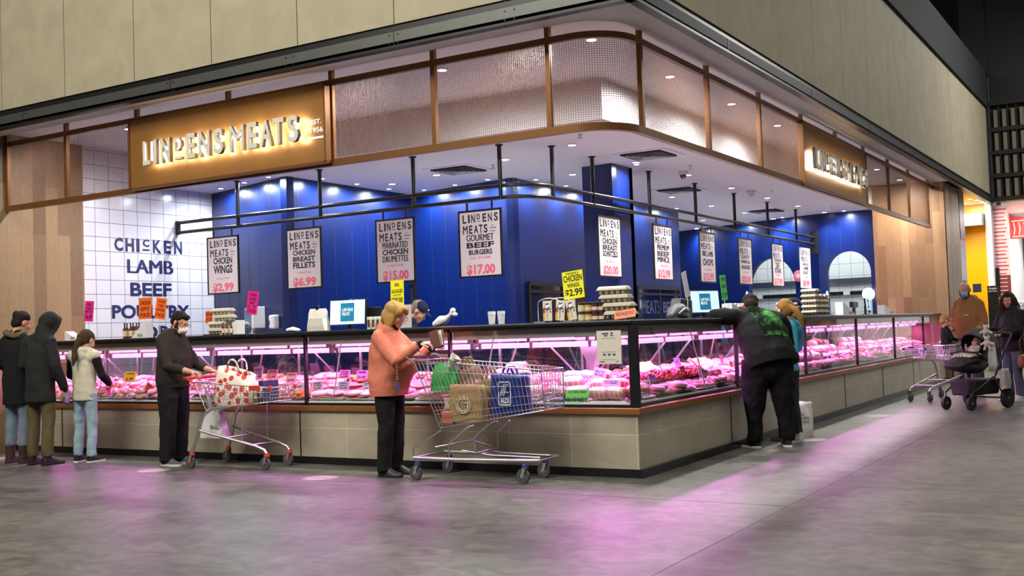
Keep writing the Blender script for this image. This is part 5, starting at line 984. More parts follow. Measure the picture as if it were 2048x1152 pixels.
a.body(curl=.5, hands='l').top(blackc, 'jacket', .66, 1.05, hood=None, cuff=False, hemr=.18).legs(cloth('mid_denim', K('6b7c88')), 'jeans', .9, .2).shoes(brn, brn, .2).hair(dkh, HB+[((0, -.085, .06), (.05, .05, .05)), ((0, -.02, .06), (.09, .095, .07))])
m = MB(); m.tube([(.0+.1*math.cos(q), -.02+.09*math.sin(q), 1.455+.02*math.sin(q*2)) for q in [2*math.pi*i/14 for i in range(14)]], .035, 9, closed=True); skin('scarf', fuse(m, .011, 2, .008, 20), cloth('tan_scarf', K('5e5442')), a.t)
# girl with a plait
a = Person('person', 'girl with a long plait in cream hooded vest and pale jeans at the glass', (-6.63, -.66, 0), R_(14), 1.50, .86, sknp, hd=(-.2, .35, 0), hsc=1.08, neck=(0, .02, 1.44), head=(.01, .06, 1.58), wr=(.17, .27, 1.0), er=(.245, .04, 1.12), wl=(-.17, .27, 1.0), el=(-.245, .04, 1.12))
a.hand_d.update(r=V((-.2, 1, .1)), l=V((.2, 1, .1)))
a.body(curl=.6).top(blackc, 'long_sleeves', .9, .9, hood=None, cuff=False).top(creamc, 'vest', .80, 1.06, vest=True, cuff=False, hemr=.185).legs(jean, 'jeans', .92, .09, .012).shoes(shk, shw)
a.hair(brh, HB+[((0, -.045, .02), (.088, .085, .095))], [([(0, -.11, .0), (.015, -.135, -.09), (.0, -.135, -.18), (.03, -.13, -.27), (.03, -.12, -.36)], [.045, .038, .033, .036, .015])])
# man with the red handled trolley
a = Person('person', 'man in dark hoodie, glasses and white mask holding the red handled trolley', (-5.33, -.52, 0), R_(-82), 1.68, 1.16, hd=(0, .42, 0), waist=(0, .0, 1.07), chest=(0, .02, 1.27), neck=(0, .045, 1.45), head=(0, .125, 1.565), wr=(.19, .42, 1.02), er=(.235, .13, 1.09), wl=(-.17, .40, 1.02), el=(-.235, .12, 1.09))
a.hand_d.update(r=V((-.15, 1, -.15)), l=V((.15, 1, -.15)))
a.body(pn=dict(r=(0, 0, -1), l=(0, 0, -1)), curl=.55, bare_arm=1).top(hood1, 'hoodie', .87, 1.0, .03, sleeve=.62).legs(blackc, 'trousers', 1.05, .05).shoes(shg, shw).mask(maskw).glasses(black)
a.hair(dkh, [((0, -.03, .04), (.083, .096, .082)), ((0, -.065, -.01), (.072, .052, .06)), ((0, .04, .08), (.06, .05, .03))]+[((x*.072, .015, -.035), (.012, .022, .04)) for x in (-1, 1)])
# blonde woman
a = Person('person', 'blonde woman with glasses in salmon hoodie opening a wallet over her trolley', (-2.38, -.50, 0), R_(-84), 1.64, 1.14, sknp, hd=(0, .38, 0), chest=(0, .0, 1.27), neck=(0, .04, 1.45), head=(.0, .105, 1.575), wr=(.12, .44, 1.285), er=(.23, .22, 1.12), wl=(-.16, .42, 1.26), el=(-.24, .2, 1.12))
a.hand_d.update(r=V((-.35, 1, .0)), l=V((.35, 1, .15)))
a.body(pn=dict(r=(-.3, .2, -1), l=(.3, 0, -1)), curl=.5).top(blackc, 'roll_neck', .95, .9, hood=None, cuff=False, neckr=.075).top(salm, 'hoodie', .80, 1.12, .075, sleeve=.9, hemr=.172, sl=1.08).legs(blackc, 'trousers', .95, .05).shoes(shk, shk).glasses(mat('red_frame', (.15, .03, .03), .4))
MB().tube([(0+.07*math.cos(q), .03+.068*math.sin(q), 1.475) for q in [2*math.pi*i/16 for i in range(16)]], .022, 9, closed=True).build('collar', blackc, a.t, 180)
a.hair(blh, [((0, -.03, .045), (.098, .112, .085)), ((0, -.06, -.03), (.105, .085, .10)), ((.072, -.01, -.06), (.034, .06, .085)), ((-.072, -.01, -.06), (.034, .06, .085)), ((0, .06, .085), (.07, .05, .03)), ((.06, .06, .05), (.03, .035, .04)), ((-.06, .06, .05), (.03, .035, .04))])
WOMAN = a
t = thing('wallet', 'open brown checked wallet in the blonde woman hands', 'wallet', a.t.matrix_basis @ V((-.02, .54, 1.32)), R_(-84))
wl = mat('brown_check', K('6b4f3e'), .6, 0, .35, 90)
for sg in (-1, 1): MB().obox((sg*.03, 0, .0), (.006, 0, .001), (sg*.014, .055, .012), (sg*.012, -.01, .082)).build('leather_flap', wl, t, bevel=.004)
MB().obox((0, .012, .01), (.006, 0, 0), (0, .045, .01), (0, -.01, .07)).build('note_pocket', cream, t)
t = thing('key_lanyard', 'beaded cord with blue key tag hanging from the woman sleeve', 'lanyard', a.t.matrix_basis @ V((.255, .25, 1.05)), 0)
MB().tube([(0, 0, .06), (.004, 0, 0), (0, 0, -.12)], .003, 6).build('cord', brn, t)
for k in range(7): MB().ell((.002, 0, .04-.022*k), (.008, .008, .008), n=8, k=6).build('bead', mat('amber_bead', K('c07a5a'), .3), t, 180)
MB().box(-.013, .013, -.004, .004, -.2, -.12).build('key_tag', mat('blue_tag', K('2b4fb0'), .4), t, bevel=.004)
# large man leaning on the counter top
a = Person('person', 'large man in black hoodie with green print leaning on the counter top', (.31, 2.54, 0), R_(38), 1.76, 1.5, hd=(.1, .75, .3), pelvis=(.03, -.03, .93), waist=(.01, .03, 1.07), chest=(-.02, .13, 1.25), neck=(-.05, .24, 1.395), head=(-.04, .35, 1.455), sr=(.22, .16, 1.31), sl=(-.24, .17, 1.35), er=(.33, .24, 1.06), wr=(.16, .42, 1.02), el=(-.50, .16, 1.37), wl=(-.36, .42, 1.375), kr=(.16, .0, .5), kl=(-.14, .02, .5), ar=(.18, -.02, .09), al=(-.15, .02, .09), tr=(.22, .15, .03), tl=(-.2, .19, .03), hr=(.12, -.02, .92), hl=(-.12, -.02, .92))
a.hand_d['r'] = V((-.5, 1, .3)); a.hand_d['l'] = V((.3, 1, -.05))
a.body(curl=.5).top(cloth('black_fleece', (.006, .006, .0065)), 'hoodie', .84, 1.02, .03, hemr=.185, sl=1.25, wr=.012).legs(cloth('black_track', (.005, .005, .006)), 'trousers', 1.1, .085, .014, tp=.74).shoes(shk, shw, w=1.1)
a.hair(dkh, HB+[((0, -.03, .05), (.088, .1, .08))])
BIG = a
# green photographic print on the back of the hoodie, laid on the cloth
a.t.location = a.t.location
def onto(o, pts, d, off=.004):              # drop points on a garment along direction d in its own space
    out = []
    for p in pts:
        ok, loc, nr, i = o.ray_cast(V(p)-V(d)*1.2, V(d)); out.append((loc+nr*off) if ok else V(p))
    return out
TMPv = bpy.context.view_layer; TMPv.update()
ch, nk, wa = a.j['chest'], a.j['neck'], a.j['waist']; upv = (nk-wa).normalized(); nb = V((0, upv.z, -upv.y)); g1 = mat('print_green', K('3f8f45'), .7, 0, .8, 14); 
base = wa.lerp(ch, .92); n_ = 9; grid = []
for r in range(n_):
    for c in range(n_): grid.append(base+V((.06+(c/(n_-1)-.5)*.30, 0, 0))+upv*((r/(n_-1)-.56)*.40))
gq = onto(a.topo, grid, nb); m = MB(); m.add(gq, [(r*n_+c, r*n_+c+1, (r+1)*n_+c+1, (r+1)*n_+c) for r in range(n_-1) for c in range(n_-1)])
o = m.build('printed_picture', g1, a.topo, 180)
nt = g1.node_tree; nz = [n for n in nt.nodes if n.type == 'TEX_NOISE'][0]; nz.inputs['Scale'].default_value = 7; mp = [n for n in nt.nodes if n.type == 'MIX'][0]; mp.inputs['A'].default_value = (.003, .006, .003, 1); g1.node_tree.nodes['Principled BSDF'].inputs['Roughness'].default_value = .95; g1.node_tree.nodes['Principled BSDF'].inputs['Specular IOR Level'].default_value = .1; mp.inputs['B'].default_value = (.07, .28, .06, 1)
cr = nt.nodes.new('ShaderNodeMapRange'); cr.inputs['From Min'].default_value = .44; cr.inputs['From Max'].default_value = .62; nt.links.new(nz.outputs[0], cr.inputs['Value']); nt.links.new(cr.outputs[0], mp.inputs['Factor'])
# child beside him
a = Person('person', 'blonde child with ponytail in turquoise top hidden behind the large man', V((at(1577, 760, x=.30).x, at(1577, 760, x=.30).y, 0)), R_(60), 1.56, .85, sknp, hd=(-.1, .3, 0), hsc=1.12, wr=(.18, .25, 1.02), wl=(-.18, .25, 1.02), er=(.24, .05, 1.12), el=(-.24, .05, 1.12))
a.body(curl=.5).top(cloth('turquoise_top', K('4fb0c8')), 'top', .84, 1.0, hood=None, cuff=False).legs(cloth('dark_leggings', (.03, .03, .035)), 'leggings', .8).shoes(mat('white_shoe', (.6, .6, .58), .6), shw)
a.hair(gnh, HB+[((0, -.045, .02), (.086, .085, .09))], [([(0, -.11, .0), (.03, -.15, -.05), (.06, -.16, -.14), (.08, -.15, -.24)], [.03, .042, .04, .018])])
# family on the right
MAN = Person('person', 'bald bearded man in tan hoodie and pale blue mask pushing a trolley', (1.14, 10.44, 0), R_(158), 1.88, 1.1, hd=(.35, .2, 0), head=(.02, .04, 1.585), wr=(.21, .24, .90), er=(.255, .0, 1.08), wl=(-.18, .25, .90), el=(-.255, .02, 1.08))
MAN.hand_d.update(r=V((-.1, 1, -.25)), l=V((.1, 1, -.25)))
MAN.body(pn=dict(r=(0, 0, -1), l=(0, 0, -1)), curl=.6, bare_arm=1).top(tan, 'hoodie', .82, 1.06, .02, sleeve=.45).legs(cloth('grey_trousers', (.05, .05, .055)), 'trousers').shoes(shk, shw).mask(maskb)
m = MB()
for x in (-1, 1): MAN.hell(m, (x*.055, .03, -.06), (.016, .035, .045))
MAN.hell(m, (0, .06, -.105), (.045, .035, .025)); skin('beard', fuse(m, .009, 1, .004, 40), dkh, MAN.t)
MB().box(-.1, -.03, .168, .172, 1.2, 1.215).build('chest_logo', paper, MAN.topo)
for x in (-.03, .035): MB().tube([V((x, .09, 1.43)), V((x*1.3, .15, 1.36)), V((x*1.2, .175, 1.27))], .004, 6).build('drawcord', tan, MAN.topo)
MUM = Person('person', 'woman with very long brown hair in black puffer jacket pushing the pram', (1.90, 9.35, 0), R_(140), 1.66, 1.0, sknp, hd=(.5, .3, 0), head=(0, .04, 1.585), wr=(.2, .36, 1.08), er=(.25, .08, 1.1), wl=(-.16, .36, 1.06), el=(-.25, .08, 1.1))
MUM.hand_d.update(r=V((-.2, 1, -.1)), l=V((.2, 1, -.1)))
MUM.body(pn=dict(r=(0, 0, -1), l=(0, 0, -1)), curl=.6).top(cloth('black_quilt', (.012, .012, .013), .55, .5), 'puffer_jacket', .80, 1.08, .02, hood=None, sl=1.25, wr=.014).legs(jeanb, 'jeans', .9, .1).shoes(mat('white_trainer', (.6, .6, .58), .6), shw)
MUM.hair(hairm('long_brown_hair', (.035, .02, .013)), HB+[((0, -.04, .02), (.095, .1, .1))], [([(x*.07, -.03+.02*k, .0), (x*.1, -.03+.03*k, -.16), (x*.11, .01+.03*k, -.32), (x*.1, .04+.02*k, -.44)], [.05, .06, .055, .02]) for x in (-1, 1) for k in (0, 1)]+[([(0, -.1, .0), (0, -.13, -.2), (0, -.12, -.38)], [.06, .08, .03])])
# servers
capn = cloth('navy_cap', (.010, .014, .04)); badge = mat('badge_white', (.7, .7, .72), .6)
def cap(P, lab='cap'):
    m = MB(); P.hell(m, (0, -.012, .05), (.084, .1, .075)); m.loft([[P.hp(x, y, z) for x, y, z in r] for r in ([(-.07, .06, .04), (-.045, .135, .03), (0, .16, .03), (.045, .135, .03), (.07, .06, .04)], [(-.07, .06, .05), (-.045, .135, .038), (0, .16, .038), (.045, .135, .038), (.07, .06, .05)])]); o = m.build('cap', capn, P.t, 60)
    m = MB(); P.hell(m, (0, .082, .075), (.026, .006, .014)); m.build('cap_badge', badge, o)
a = Person('person', 'server in navy cap and black mask working behind the egg cartons', (-1.95, 13.2, 0), R_(-70), 1.80, 1.12, hd=(-.15, .5, 0), chest=(0, .06, 1.26), neck=(0, .13, 1.43), head=(0, .21, 1.54), wr=(.15, .42, .98), er=(.25, .18, 1.06), wl=(-.15, .42, .98), el=(-.25, .18, 1.06))
a.put(at(1590, 606, x=-2.0)); a.body(curl=.5).top(cloth('navy_shirt', (.012, .014, .03)), 'shirt', .86, 1.05, .02, hood=None, sleeve=.5).legs(blackc).shoes(shk, shk).mask(mat('black_mask', (.012, .012, .014), .8)); cap(a)
MB().box(-.12, -.05, .16, .166, 1.2, 1.24).build('chest_badge', badge, a.topo)
a = Person('person', 'server in navy cap stooping behind the blonde woman', (0, 0, 0), R_(-60), 1.78, 1.05, hd=(-.2, .7, 0), chest=(0, .05, 1.25), neck=(0, .13, 1.42), head=(0, .22, 1.535), wr=(.15, .45, 1.0), er=(.25, .2, 1.06), wl=(-.15, .45, 1.0), el=(-.25, .2, 1.06)); a.put(at(838, 612, y=1.9))
a.body(curl=.5).top(cloth('navy_shirt', (.012, .014, .03)), 'shirt', .86, 1.0, .02, hood=None, sleeve=.5).legs(blackc).shoes(shk, shk).hair(hairm('grey_hair', (.2, .16, .13)), HB); cap(a)
a = Person('person', 'server bending with pink gloved hand reaching into the far case', (0, 0, 0), R_(-75), 1.70, 1.05, hd=(0, .9, 0), chest=(0, .16, 1.18), neck=(0, .32, 1.24), head=(0, .43, 1.23), sr=(.18, .25, 1.2), sl=(-.18, .25, 1.2), er=(.25, .5, 1.05), wr=(.22, .72, .99), el=(-.22, .45, 1.0), wl=(-.15, .66, .99))
a.put(at(1642, 692, x=XR-.80), 'wr')
a.hand_d.update(r=V((0, 1, -.15)), l=V((0, 1, -.2))); a.body(curl=.4, bare_arm=1).top(cloth('navy_shirt', (.012, .014, .03)), 'shirt', .86, 1.0, .02, hood=None, sleeve=.4).legs(blackc).shoes(shk, shk); cap(a)
# ---------------------------------------------------------------- shopping trolleys
def castor(t, x, y, trim, r=.064, wheelm=None):
    c = MB(); c.lathe([(.026, r*2+.005), (.03, r*2+.012), (.024, r*2+.04)], (x, y, 0), 14, 1); c.box(x-.02, x+.02, y-.024, y+.024, r*2, r*2+.008)
    for s in (-1, 1): c.poly([(x+.016, y+s*.022, r*2+.004), (x-.016, y+s*.022, r*2+.004), (x-.034, y+s*.022, r), (x-.018, y+s*.022, r-.012), (x-.006, y+s*.022, r)], (0, .003*s, 0))
    o = c.build('castor', [chrome, trim], t, 40)
    m = MB(); m.lathe([(r*.7, -.014), (r*.95, -.014), (r, -.008), (r, .008), (r*.95, .014), (r*.7, .014)], (x-.02, y, r), 24, 0, (0, 1, 0)); m.lathe([(.012, -.016), (r*.72, -.010), (r*.72, .010), (.012, .016)], (x-.02, y, r), 20, 1, (0, 1, 0)); m.build('wheel', [mat('grey_tyre', (.06, .06, .065), .7), wheelm or trim], o, 40)
def trolley(label, loc, rz, S):
    t = thing('shopping_trolley', label, 'trolley', loc, rz, 'shopping trolleys'); (xa, za), (xb, zb), (xc, zc), (xd, zd) = S['bk']      # rear top, front top, front bottom, rear bottom
    wr, wf, wb = S['w']; W = lambda u, v: (wr+(wf-wr)*u)*(1-v)+(wr+(wf-wr)*u-wb)*v
    def pt(u, v, s): x = (xa+(xb-xa)*u)*(1-v)+(xd+(xc-xd)*u)*v; z = (za+(zb-za)*u)*(1-v)+(zd+(zc-zd)*u)*v; return V((x, s*W(u, v), z))
    m = MB(); n = S.get('n', 24)
    for s in (-1, 1):
        for i in range(n+1): m.tube([pt(i/n, 0, s), pt(i/n, 1, s)], .0022, sq=True)
        for v in S.get('rows', (.2, .4, .6, .8)): m.tube([pt(0, v, s), pt(1, v, s)], .003, 5)
    for i in range(n+1): m.tube([pt(i/n, 1, -1), pt(i/n, 1, 1)], .0022, sq=True)
    for k in range(9):
        q = -1+k/4; m.tube([pt(0, 1, q), pt(1, 1, q)], .0022, sq=True); m.tube([pt(1, 0, q), pt(1, 1, q)], .0022, sq=True); m.tube([pt(0, 0, q), pt(0, 1, q)], .0022, sq=True)
    for v in (.25, .5, .75):
        for u in (0, 1): m.tube([pt(u, v, -1), pt(u, v, 1)], .003, 5)
    m.build('basket', chrome, t)
    m = MB(); m.tube([pt(0, 0, -1), pt(1, 0, -1), pt(1, 0, 1), pt(0, 0, 1)], .0055, 8, closed=True); m.tube([pt(0, 1, -1), pt(1, 1, -1), pt(1, 1, 1), pt(0, 1, 1)], .0055, 8, closed=True)
    for s in (-1, 1): m.tube([pt(0, 0, s), pt(0, 1, s)], .0055, 8); m.tube([pt(1, 0, s), pt(1, 1, s)], .0055, 8)
    m.build('rim', chrome, t, 60)
    hx, hz = S['handle']; m = MB(); m.tube([(hx, -wr*1.02, hz), (hx, wr*1.02, hz)], .017, 12, rnd=True); h = m.build('handle', S['hm'], t, 60)
    for s in (-1, 1): MB().tube([pt(0, .05, s), V((hx+.03, s*wr*1.0, hz-.005)), V((hx, s*wr, hz))], .011, 8).build('handle_bracket', S['hm'] if S.get('hb') else chrome, t, 60)
    m = MB(); f = S['seat']                      # folded child seat at the handle end
    for k in range(9): q = -.9+k*.225; m.tube([pt(.02, .05, q), V((xa+f, q*wr*.85, za-.04)), V((xa+f*.8, q*wr*.85, za-.2))], .0025, 5)
    m.tube([V((xa+f, -wr*.85, za-.04)), V((xa+f, wr*.85, za-.04))], .005, 6); m.tube([V((xa+f*.8, -wr*.85, za-.2)), V((xa+f*.8, wr*.85, za-.2))], .004, 6); m.build('child_seat', chrome, t)
    for nm, paths, r in S['chassis']:
        for s in (-1, 1): m = MB(); m.tube([(x, s*y, z) for x, y, z in paths], r, 10); m.build(nm, chrome, t, 60)
    for a in S['cross']: MB().tube(a, .008, 8).build('cross_bar', chrome, t, 60)
    if S.get('corner'):
        for s in (-1, 1): p = pt(1, 0, s); MB().box(p.x-.03, p.x+.012, p.y-.014, p.y+.014, p.z-.02, p.z+.016).build('corner_bumper', S['corner'], t, bevel=.005)
    if S.get('clip'): p = pt(S['clip'], 0, -1); MB().box(p.x-.07, p.x+.07, p.y-.012, p.y+.006, p.z-.035, p.z+.012).build('rail_clip', S['corner'], t, bevel=.004)
    for x, y in S['wheels']:
        for s in (-1, 1): castor(t, x, s*y, S['trim'], wheelm=S.get('wm'))
    return t
redp = mat('red_plastic', K('c93a26'), .4); bluep = mat('blue_plastic', K('2c3a9c'), .4); greyp = mat('grey_plastic', (.12, .12, .125), .5); greyh = mat('grey_hub', (.32, .32, .33), .5)
def low(hm, trim): return dict(bk=((-.0, .90), (1.02, .835), (.98, .69), (.14, .61)), w=(.235, .19, .02), handle=(-.14, .945), hm=hm, hb=1, seat=.22, corner=hm if hm is redp else bluep, clip=.80, trim=trim, n=22, rows=(.33, .66),
    chassis=[('side_upright', [(-.02, .27, .165), (.04, .262, .30), (.09, .25, .46), (.14, .24, .565), (.24, .22, .62), (.46, .2, .645)], .0165), ('side_rail', [(.07, .252, .395), (.45, .21, .31), (.80, .18, .235), (.90, .175, .2), (.925, .175, .165)], .0155), ('stay', [(.62, .19, .27), (.62, .19, .655)], .006)],
    cross=[[(.75, -.185, .25), (.75, .185, .25)], [(.4, -.215, .32), (.4, .215, .32)]], wheels=[(-.02, .27), (.93, .175)])
C1 = trolley('low chrome shopping trolley with red handle and red wheels', (-4.88, -.40, 0), R_(2), low(redp, redp))
deep = dict(bk=((.0, 1.09), (1.30, .985), (1.31, .635), (.25, .47)), w=(.255, .21, .035), handle=(-.11, 1.125), hm=greyp, hb=1, seat=.3, trim=mat('navy_collar', (.03, .05, .2), .4), wm=greyh, n=30, rows=(.16, .4, .62, .8, .92),
    chassis=[('side_rail', [(-.03, .26, .2), (.4, .25, .195), (1.15, .2, .2), (1.24, .17, .2)], .016), ('rear_upright', [(-.03, .26, .2), (-.03, .26, .285), (.27, .23, .455)], .008), ('mid_upright', [(.35, .24, .2), (.35, .24, .335), (.54, .21, .48), (.6, .2, .5)], .0085), ('front_stay', [(.6, .2, .25), (.6, .2, .39), (.74, .19, .51)], .007), ('inner_rail', [(.4, .1, .26), (.7, .1, .225), (1.2, .09, .215)], .007)],
    cross=[[(-.03, -.26, .2), (-.03, .26, .2)], [(1.24, -.17, .2), (1.24, .17, .2)], [(.6, -.2, .25), (.6, .2, .25)], [(.2, -.24, .30), (.45, .0, .34), (.55, .2, .26)]], wheels=[(.02, .27), (1.10, .19)])
C2 = trolley('deep chrome shopping trolley in front of the salmon hoodie', (-1.96, -.42, 0), R_(1.5), deep)
C3 = trolley('low trolley with blue corner bumpers pushed by the bald man', (.93, 10.02, 0), R_(-114), low(black, mat('black_collar', (.02, .02, .02), .5)))
for o in C3.children:
    if o.name.startswith('handle_'): o.data.materials[0] = chrome
# ---------------------------------------------------------------- bags and shopping
def spots(name, base, dot, sc, th):
    m = mat(name, base, .55); nt = m.node_tree; N = nt.nodes.new; L = nt.links.new; tc = N('ShaderNodeTexCoord'); vo = N('ShaderNodeTexVoronoi'); vo.inputs['Scale'].default_value = sc; vo.inputs['Randomness'].default_value = .75; L(tc.outputs['Object'], vo.inputs['Vector'])
    lt = N('ShaderNodeMath'); lt.operation = 'LESS_THAN'; lt.inputs[1].default_value = th; L(vo.outputs['Distance'], lt.inputs[0]); mx = N('ShaderNodeMix'); mx.data_type = 'RGBA'; mx.inputs['A'].default_value = (*base, 1); mx.inputs['B'].default_value = (*dot, 1); L(lt.outputs[0], mx.inputs['Factor']); L(mx.outputs['Result'], nt.nodes['Principled BSDF'].inputs['Base Color']); return m
def bag(name, label, loc, rz, w, d, h, m_, top=.9, wr=.012, handles=None, slump=0, parent=None, cat='bag'):
    t = thing(name, label, cat, loc, rz); m = MB(); n = 28; rings = []
    for k in range(9):
        v = k/8; s = 1+(top-1)*v+.05*math.sin(v*3.1); rg = []
        for i in range(n):
            a = 2*math.pi*i/n; cx, cy_ = math.cos(a), math.sin(a); e = .45; x = math.copysign(abs(cx)**e, cx)*w/2*s; y = math.copysign(abs(cy_)**e, cy_)*d/2*(1-.45*v*v if top < 1 else 1-.2*v)
            q = V((x, y, h*v)); f = NZ.noise(q*9+V((len(label), 0, 0)))*wr+NZ.noise(q*22)*wr*.5; rg.append((x*(1+f/w*2), y+f*1.2, h*v+slump*v*(x/w)+f*v))
        rings.append(rg)
    m.loft(rings, False); m.f.append(tuple(range(n-1, -1, -1))); m.m.append(0)
    o = m.build('body', m_, t, 50); so = o.modifiers.new('s', 'SOLIDIFY'); so.thickness = .003
    if handles:
        for s in (-1, 1): MB().tube([(-w*.16*math.cos(R_(q)), s*d*(.2+.06*math.sin(R_(q))), h*.95+(handles+h*.05)*math.sin(R_(q))) for q in range(0, 181, 15)], .012, 8, ry=.003, lat=(1, 0, 0)).build('handle', m_, t, 180)
    return t
def floor1(x): return .615+.075*(x-.14)/.84
def floor2(x): return .475+.165*(x-.25)/1.06
wb1 = lambda x, y, z: C1.matrix_basis @ V((x, y, z)); wb2 = lambda x, y, z: C2.matrix_basis @ V((x, y, z))
sp = spots('red_spotted_plastic', K('e6ddd2'), K('c8321c'), 12.5, .42)
bag('shopping_bag', 'white shopping bag with red spots in the red handled trolley', wb1(.40, -.01, floor1(.4)+.012), R_(4), .50, .30, .36, sp, .86, .02, .12, -.12)
for k, (x, c, lab, h) in enumerate(((.70, 'c8a27a', 'brown printed pack beside the spotted bag', .17), (.77, '8a4a34', 'dark red pack in the red handled trolley', .18), (.84, '232c55', 'navy carton at the front of the red handled trolley', .22))):
    t = thing('grocery_pack', lab, 'pack', wb1(x, -.02, floor1(x)+.008), R_(2)); MB().box(-.03, .03, -.12, .12, 0, h).build('carton', mat('pack_'+c, K(c), .45), t, bevel=.004); MB().box(-.022, .022, -.1215, -.1205, h*.25, h*.7).build('printed_label', cream, t)
t = bag('plastic_bag', 'white plastic bag hanging behind the red handled trolley', wb1(.08, -.03, .30), R_(2), .34, .16, .30, mat('thin_white_plastic', (.62, .6, .58), .4), .55, .03, None)
MB().tube([(-.03, 0, .29), (-.1, 0, .45), (-.16, 0, .62)], [.03, .014, .01], 8).build('handle', MATS['thin_white_plastic'], t, 180)
m = MB(); m.lathe([(.022, 0), (.022, .001)], (.03, -.084, .12), 16, 0, (0, -1, 0)); m.box(.06, .13, -.087, -.085, .112, .125); m.build('print', mat('grey_print', K('9a9a98'), .6), t)
krf = mat('kraft_paper', K('ad8a58'), .8, 0, .12, 14, .5, 16)
t = bag('paper_bag', 'brown crinkled bag with white ring emblem in the deep trolley', wb2(.50, -.13, floor2(.5)+.012), R_(0), .36, .13, .33, krf, 1.0, .008)
m = MB(); c0 = (.0, -.082, .155)
for r in (.074, .055): m.tube([(c0[0]+r*math.cos(q), c0[1], c0[2]+r*math.sin(q)) for q in [2*math.pi*i/30 for i in range(30)]], .0045, 6, closed=True)
for dx in (-.02, .012): m.tube([(c0[0]+dx+.016-.016*math.cos(q), c0[1], c0[2]+.006+.018*math.sin(q)) for q in [math.pi*i/8 for i in range(9)]]+[(c0[0]+dx+.032, c0[1], c0[2]-.025)], .0045, 6)
m.tube([(c0[0]-.02, c0[1], c0[2]-.025), (c0[0]-.02, c0[1], c0[2]+.01)], .0045, 6); m.build('ring_emblem', mat('emblem_white', (.72, .68, .6), .5), t, 60)
blb = mat('royal_blue_bag', (.012, .028, .22), .4, 0, .1, 20, .2, 30)
t = bag('shopping_bag', 'royal blue shopping bag with white logo in the deep trolley', wb2(.93, -.10, floor2(.93)+.012), R_(0), .35, .17, .36, blb, 1.0, .010, .06)
m = MB(); q = (0, -.105)
for x0, x1, z0, z1 in ((-.065, .065, .285, .295), (-.065, .065, .085, .095), (-.065, -.057, .085, .295), (.057, .065, .085, .295)): m.box(x0, x1, q[1]-.001, q[1], z0, z1)
for dx in (-.03, -.012, .006): m.tube([(dx-.012, q[1], .17), (dx+.004, q[1], .23), (dx+.03, q[1], .27)], .004, 5)
m.tube([(-.045, q[1], .2), (.045, q[1], .2)], .003, 5); m.build('logo', mat('logo_pale', (.7, .72, .78), .5), t); m = MB(); m.txt('ALDI', (-.045, q[1]-.001, .105), (1, 0, 0), (0, 0, 1), .09, .045, bold=.03); m.build('lettering', MATS['logo_pale'], t)
bag('shopping_bag', 'bright green bag in the seat of the deep trolley', wb2(.20, -.02, .80), R_(0), .24, .26, .24, mat('leaf_green_bag', K('1f9a3c'), .5, 0, .2, 12, .3, 20), .8, .02)
t = thing('paper_cup', 'tilted cream cup with green print on top of the green bag', 'cup', wb2(.27, -.06, 1.02), 0); t.rotation_euler = (0, R_(35), 0); MB().lathe([(.032, 0), (.045, .11), (.048, .112), (.043, .112), (.03, .004)], n=20).build('cup', cream, t, 40); MB().lathe([(.0385, .05), (.0415, .075)], n=20).build('print_band', mat('green_print', K('5f8a4a'), .5), t, 40)
tanb = mat('tan_canvas', K('7d6844'), .85, 0, .25, 12, .5, 20)
for x, y, z, w, h, lab in ((.62, .06, .64, .34, .26, 'floppy tan canvas bag behind the brown bag'), (.36, .10, .60, .26, .40, 'tall dull brown bag under the trolley seat')): bag('canvas_bag', lab, wb2(x, y, z), R_(12), w, .2, h, tanb, .75, .03, .1, .05)
for k, (x, c) in enumerate(((.30, 'c86a52'), (.27, 'd8c4b8'))):
    t = thing('grocery_pack', ['red printed pack low in the deep trolley', 'pale pack low at the rear of the deep trolley'][k], 'pack', wb2(x, -.14+.1*k, floor2(x)+.02+.13*k), R_(5)); MB().box(-.06, .06, -.05, .05, 0, .12).build('wrapper', mat('pack_'+c, K(c), .35, 0, .3, 20), t, bevel=.012)
p = at(1600, 874, z=0)
t = bag('shopping_bag', 'white shopping bag with green words beside the leaning man', V((p.x, p.y, 0)), R_(38), .30, .14, .40, mat('milky_plastic', (.62, .61, .58), .4), .98, .015, None)
MB().tube([(-.02, 0, .39), (-.05, .0, .5), (-.07, 0, .62)], [.03, .014, .012], 8).build('handle', mat('dark_green_strap', (.02, .05, .02), .6), t, 180)
m = MB(); gt = mat('green_words', K('4f8a2e'), .5)
for k, l in enumerate(('Made from', 'at least 80%', 'recycled plastic')): m.txt(l, (-.11, -.079, .25-.045*k), (1, 0, 0), (0, 0, 1), .2 if k else .14, .032, bold=.03)
m.build('lettering', gt, t)
# ---------------------------------------------------------------- pram, toddler and baby
t = thing('pram', 'black pram with grey hood facing the camera, pushed by the long haired woman', 'pram', (1.55, 8.05, 0), R_(-116)); PR_ = t
gry = cloth('grey_hood_cloth', K('4a4947')); blkn = mat('black_nylon_seat', (.012, .012, .013), .6)
def wheel(x, y, r, w):
    m = MB(); m.lathe([(r*.72, -w), (r*.96, -w), (r, -w*.5), (r, w*.5), (r*.96, w), (r*.72, w)], (x, y, r), 26, 0, (0, 1, 0)); m.lathe([(.02, -w*1.2), (.03, -w*.6), (.03, w*.6), (.02, w*1.2)], (x, y, r), 14, 1, (0, 1, 0))
    for k in range(6): a = k*math.pi/3; m.tube([(x, y, r), (x+r*.75*math.cos(a), y, r+r*.75*math.sin(a))], .008, 6, 1)
    m.build('wheel', [mat('black_tyre', (.012, .012, .012), .7), mat('grey_spoke', (.12, .12, .12), .4)], t, 50)
for x, y, r, w_ in ((.42, -.2, .095, .022), (.42, .2, .095, .022), (-.28, -.3, .14, .026), (-.28, .3, .14, .026)): wheel(x, y, r, w_)
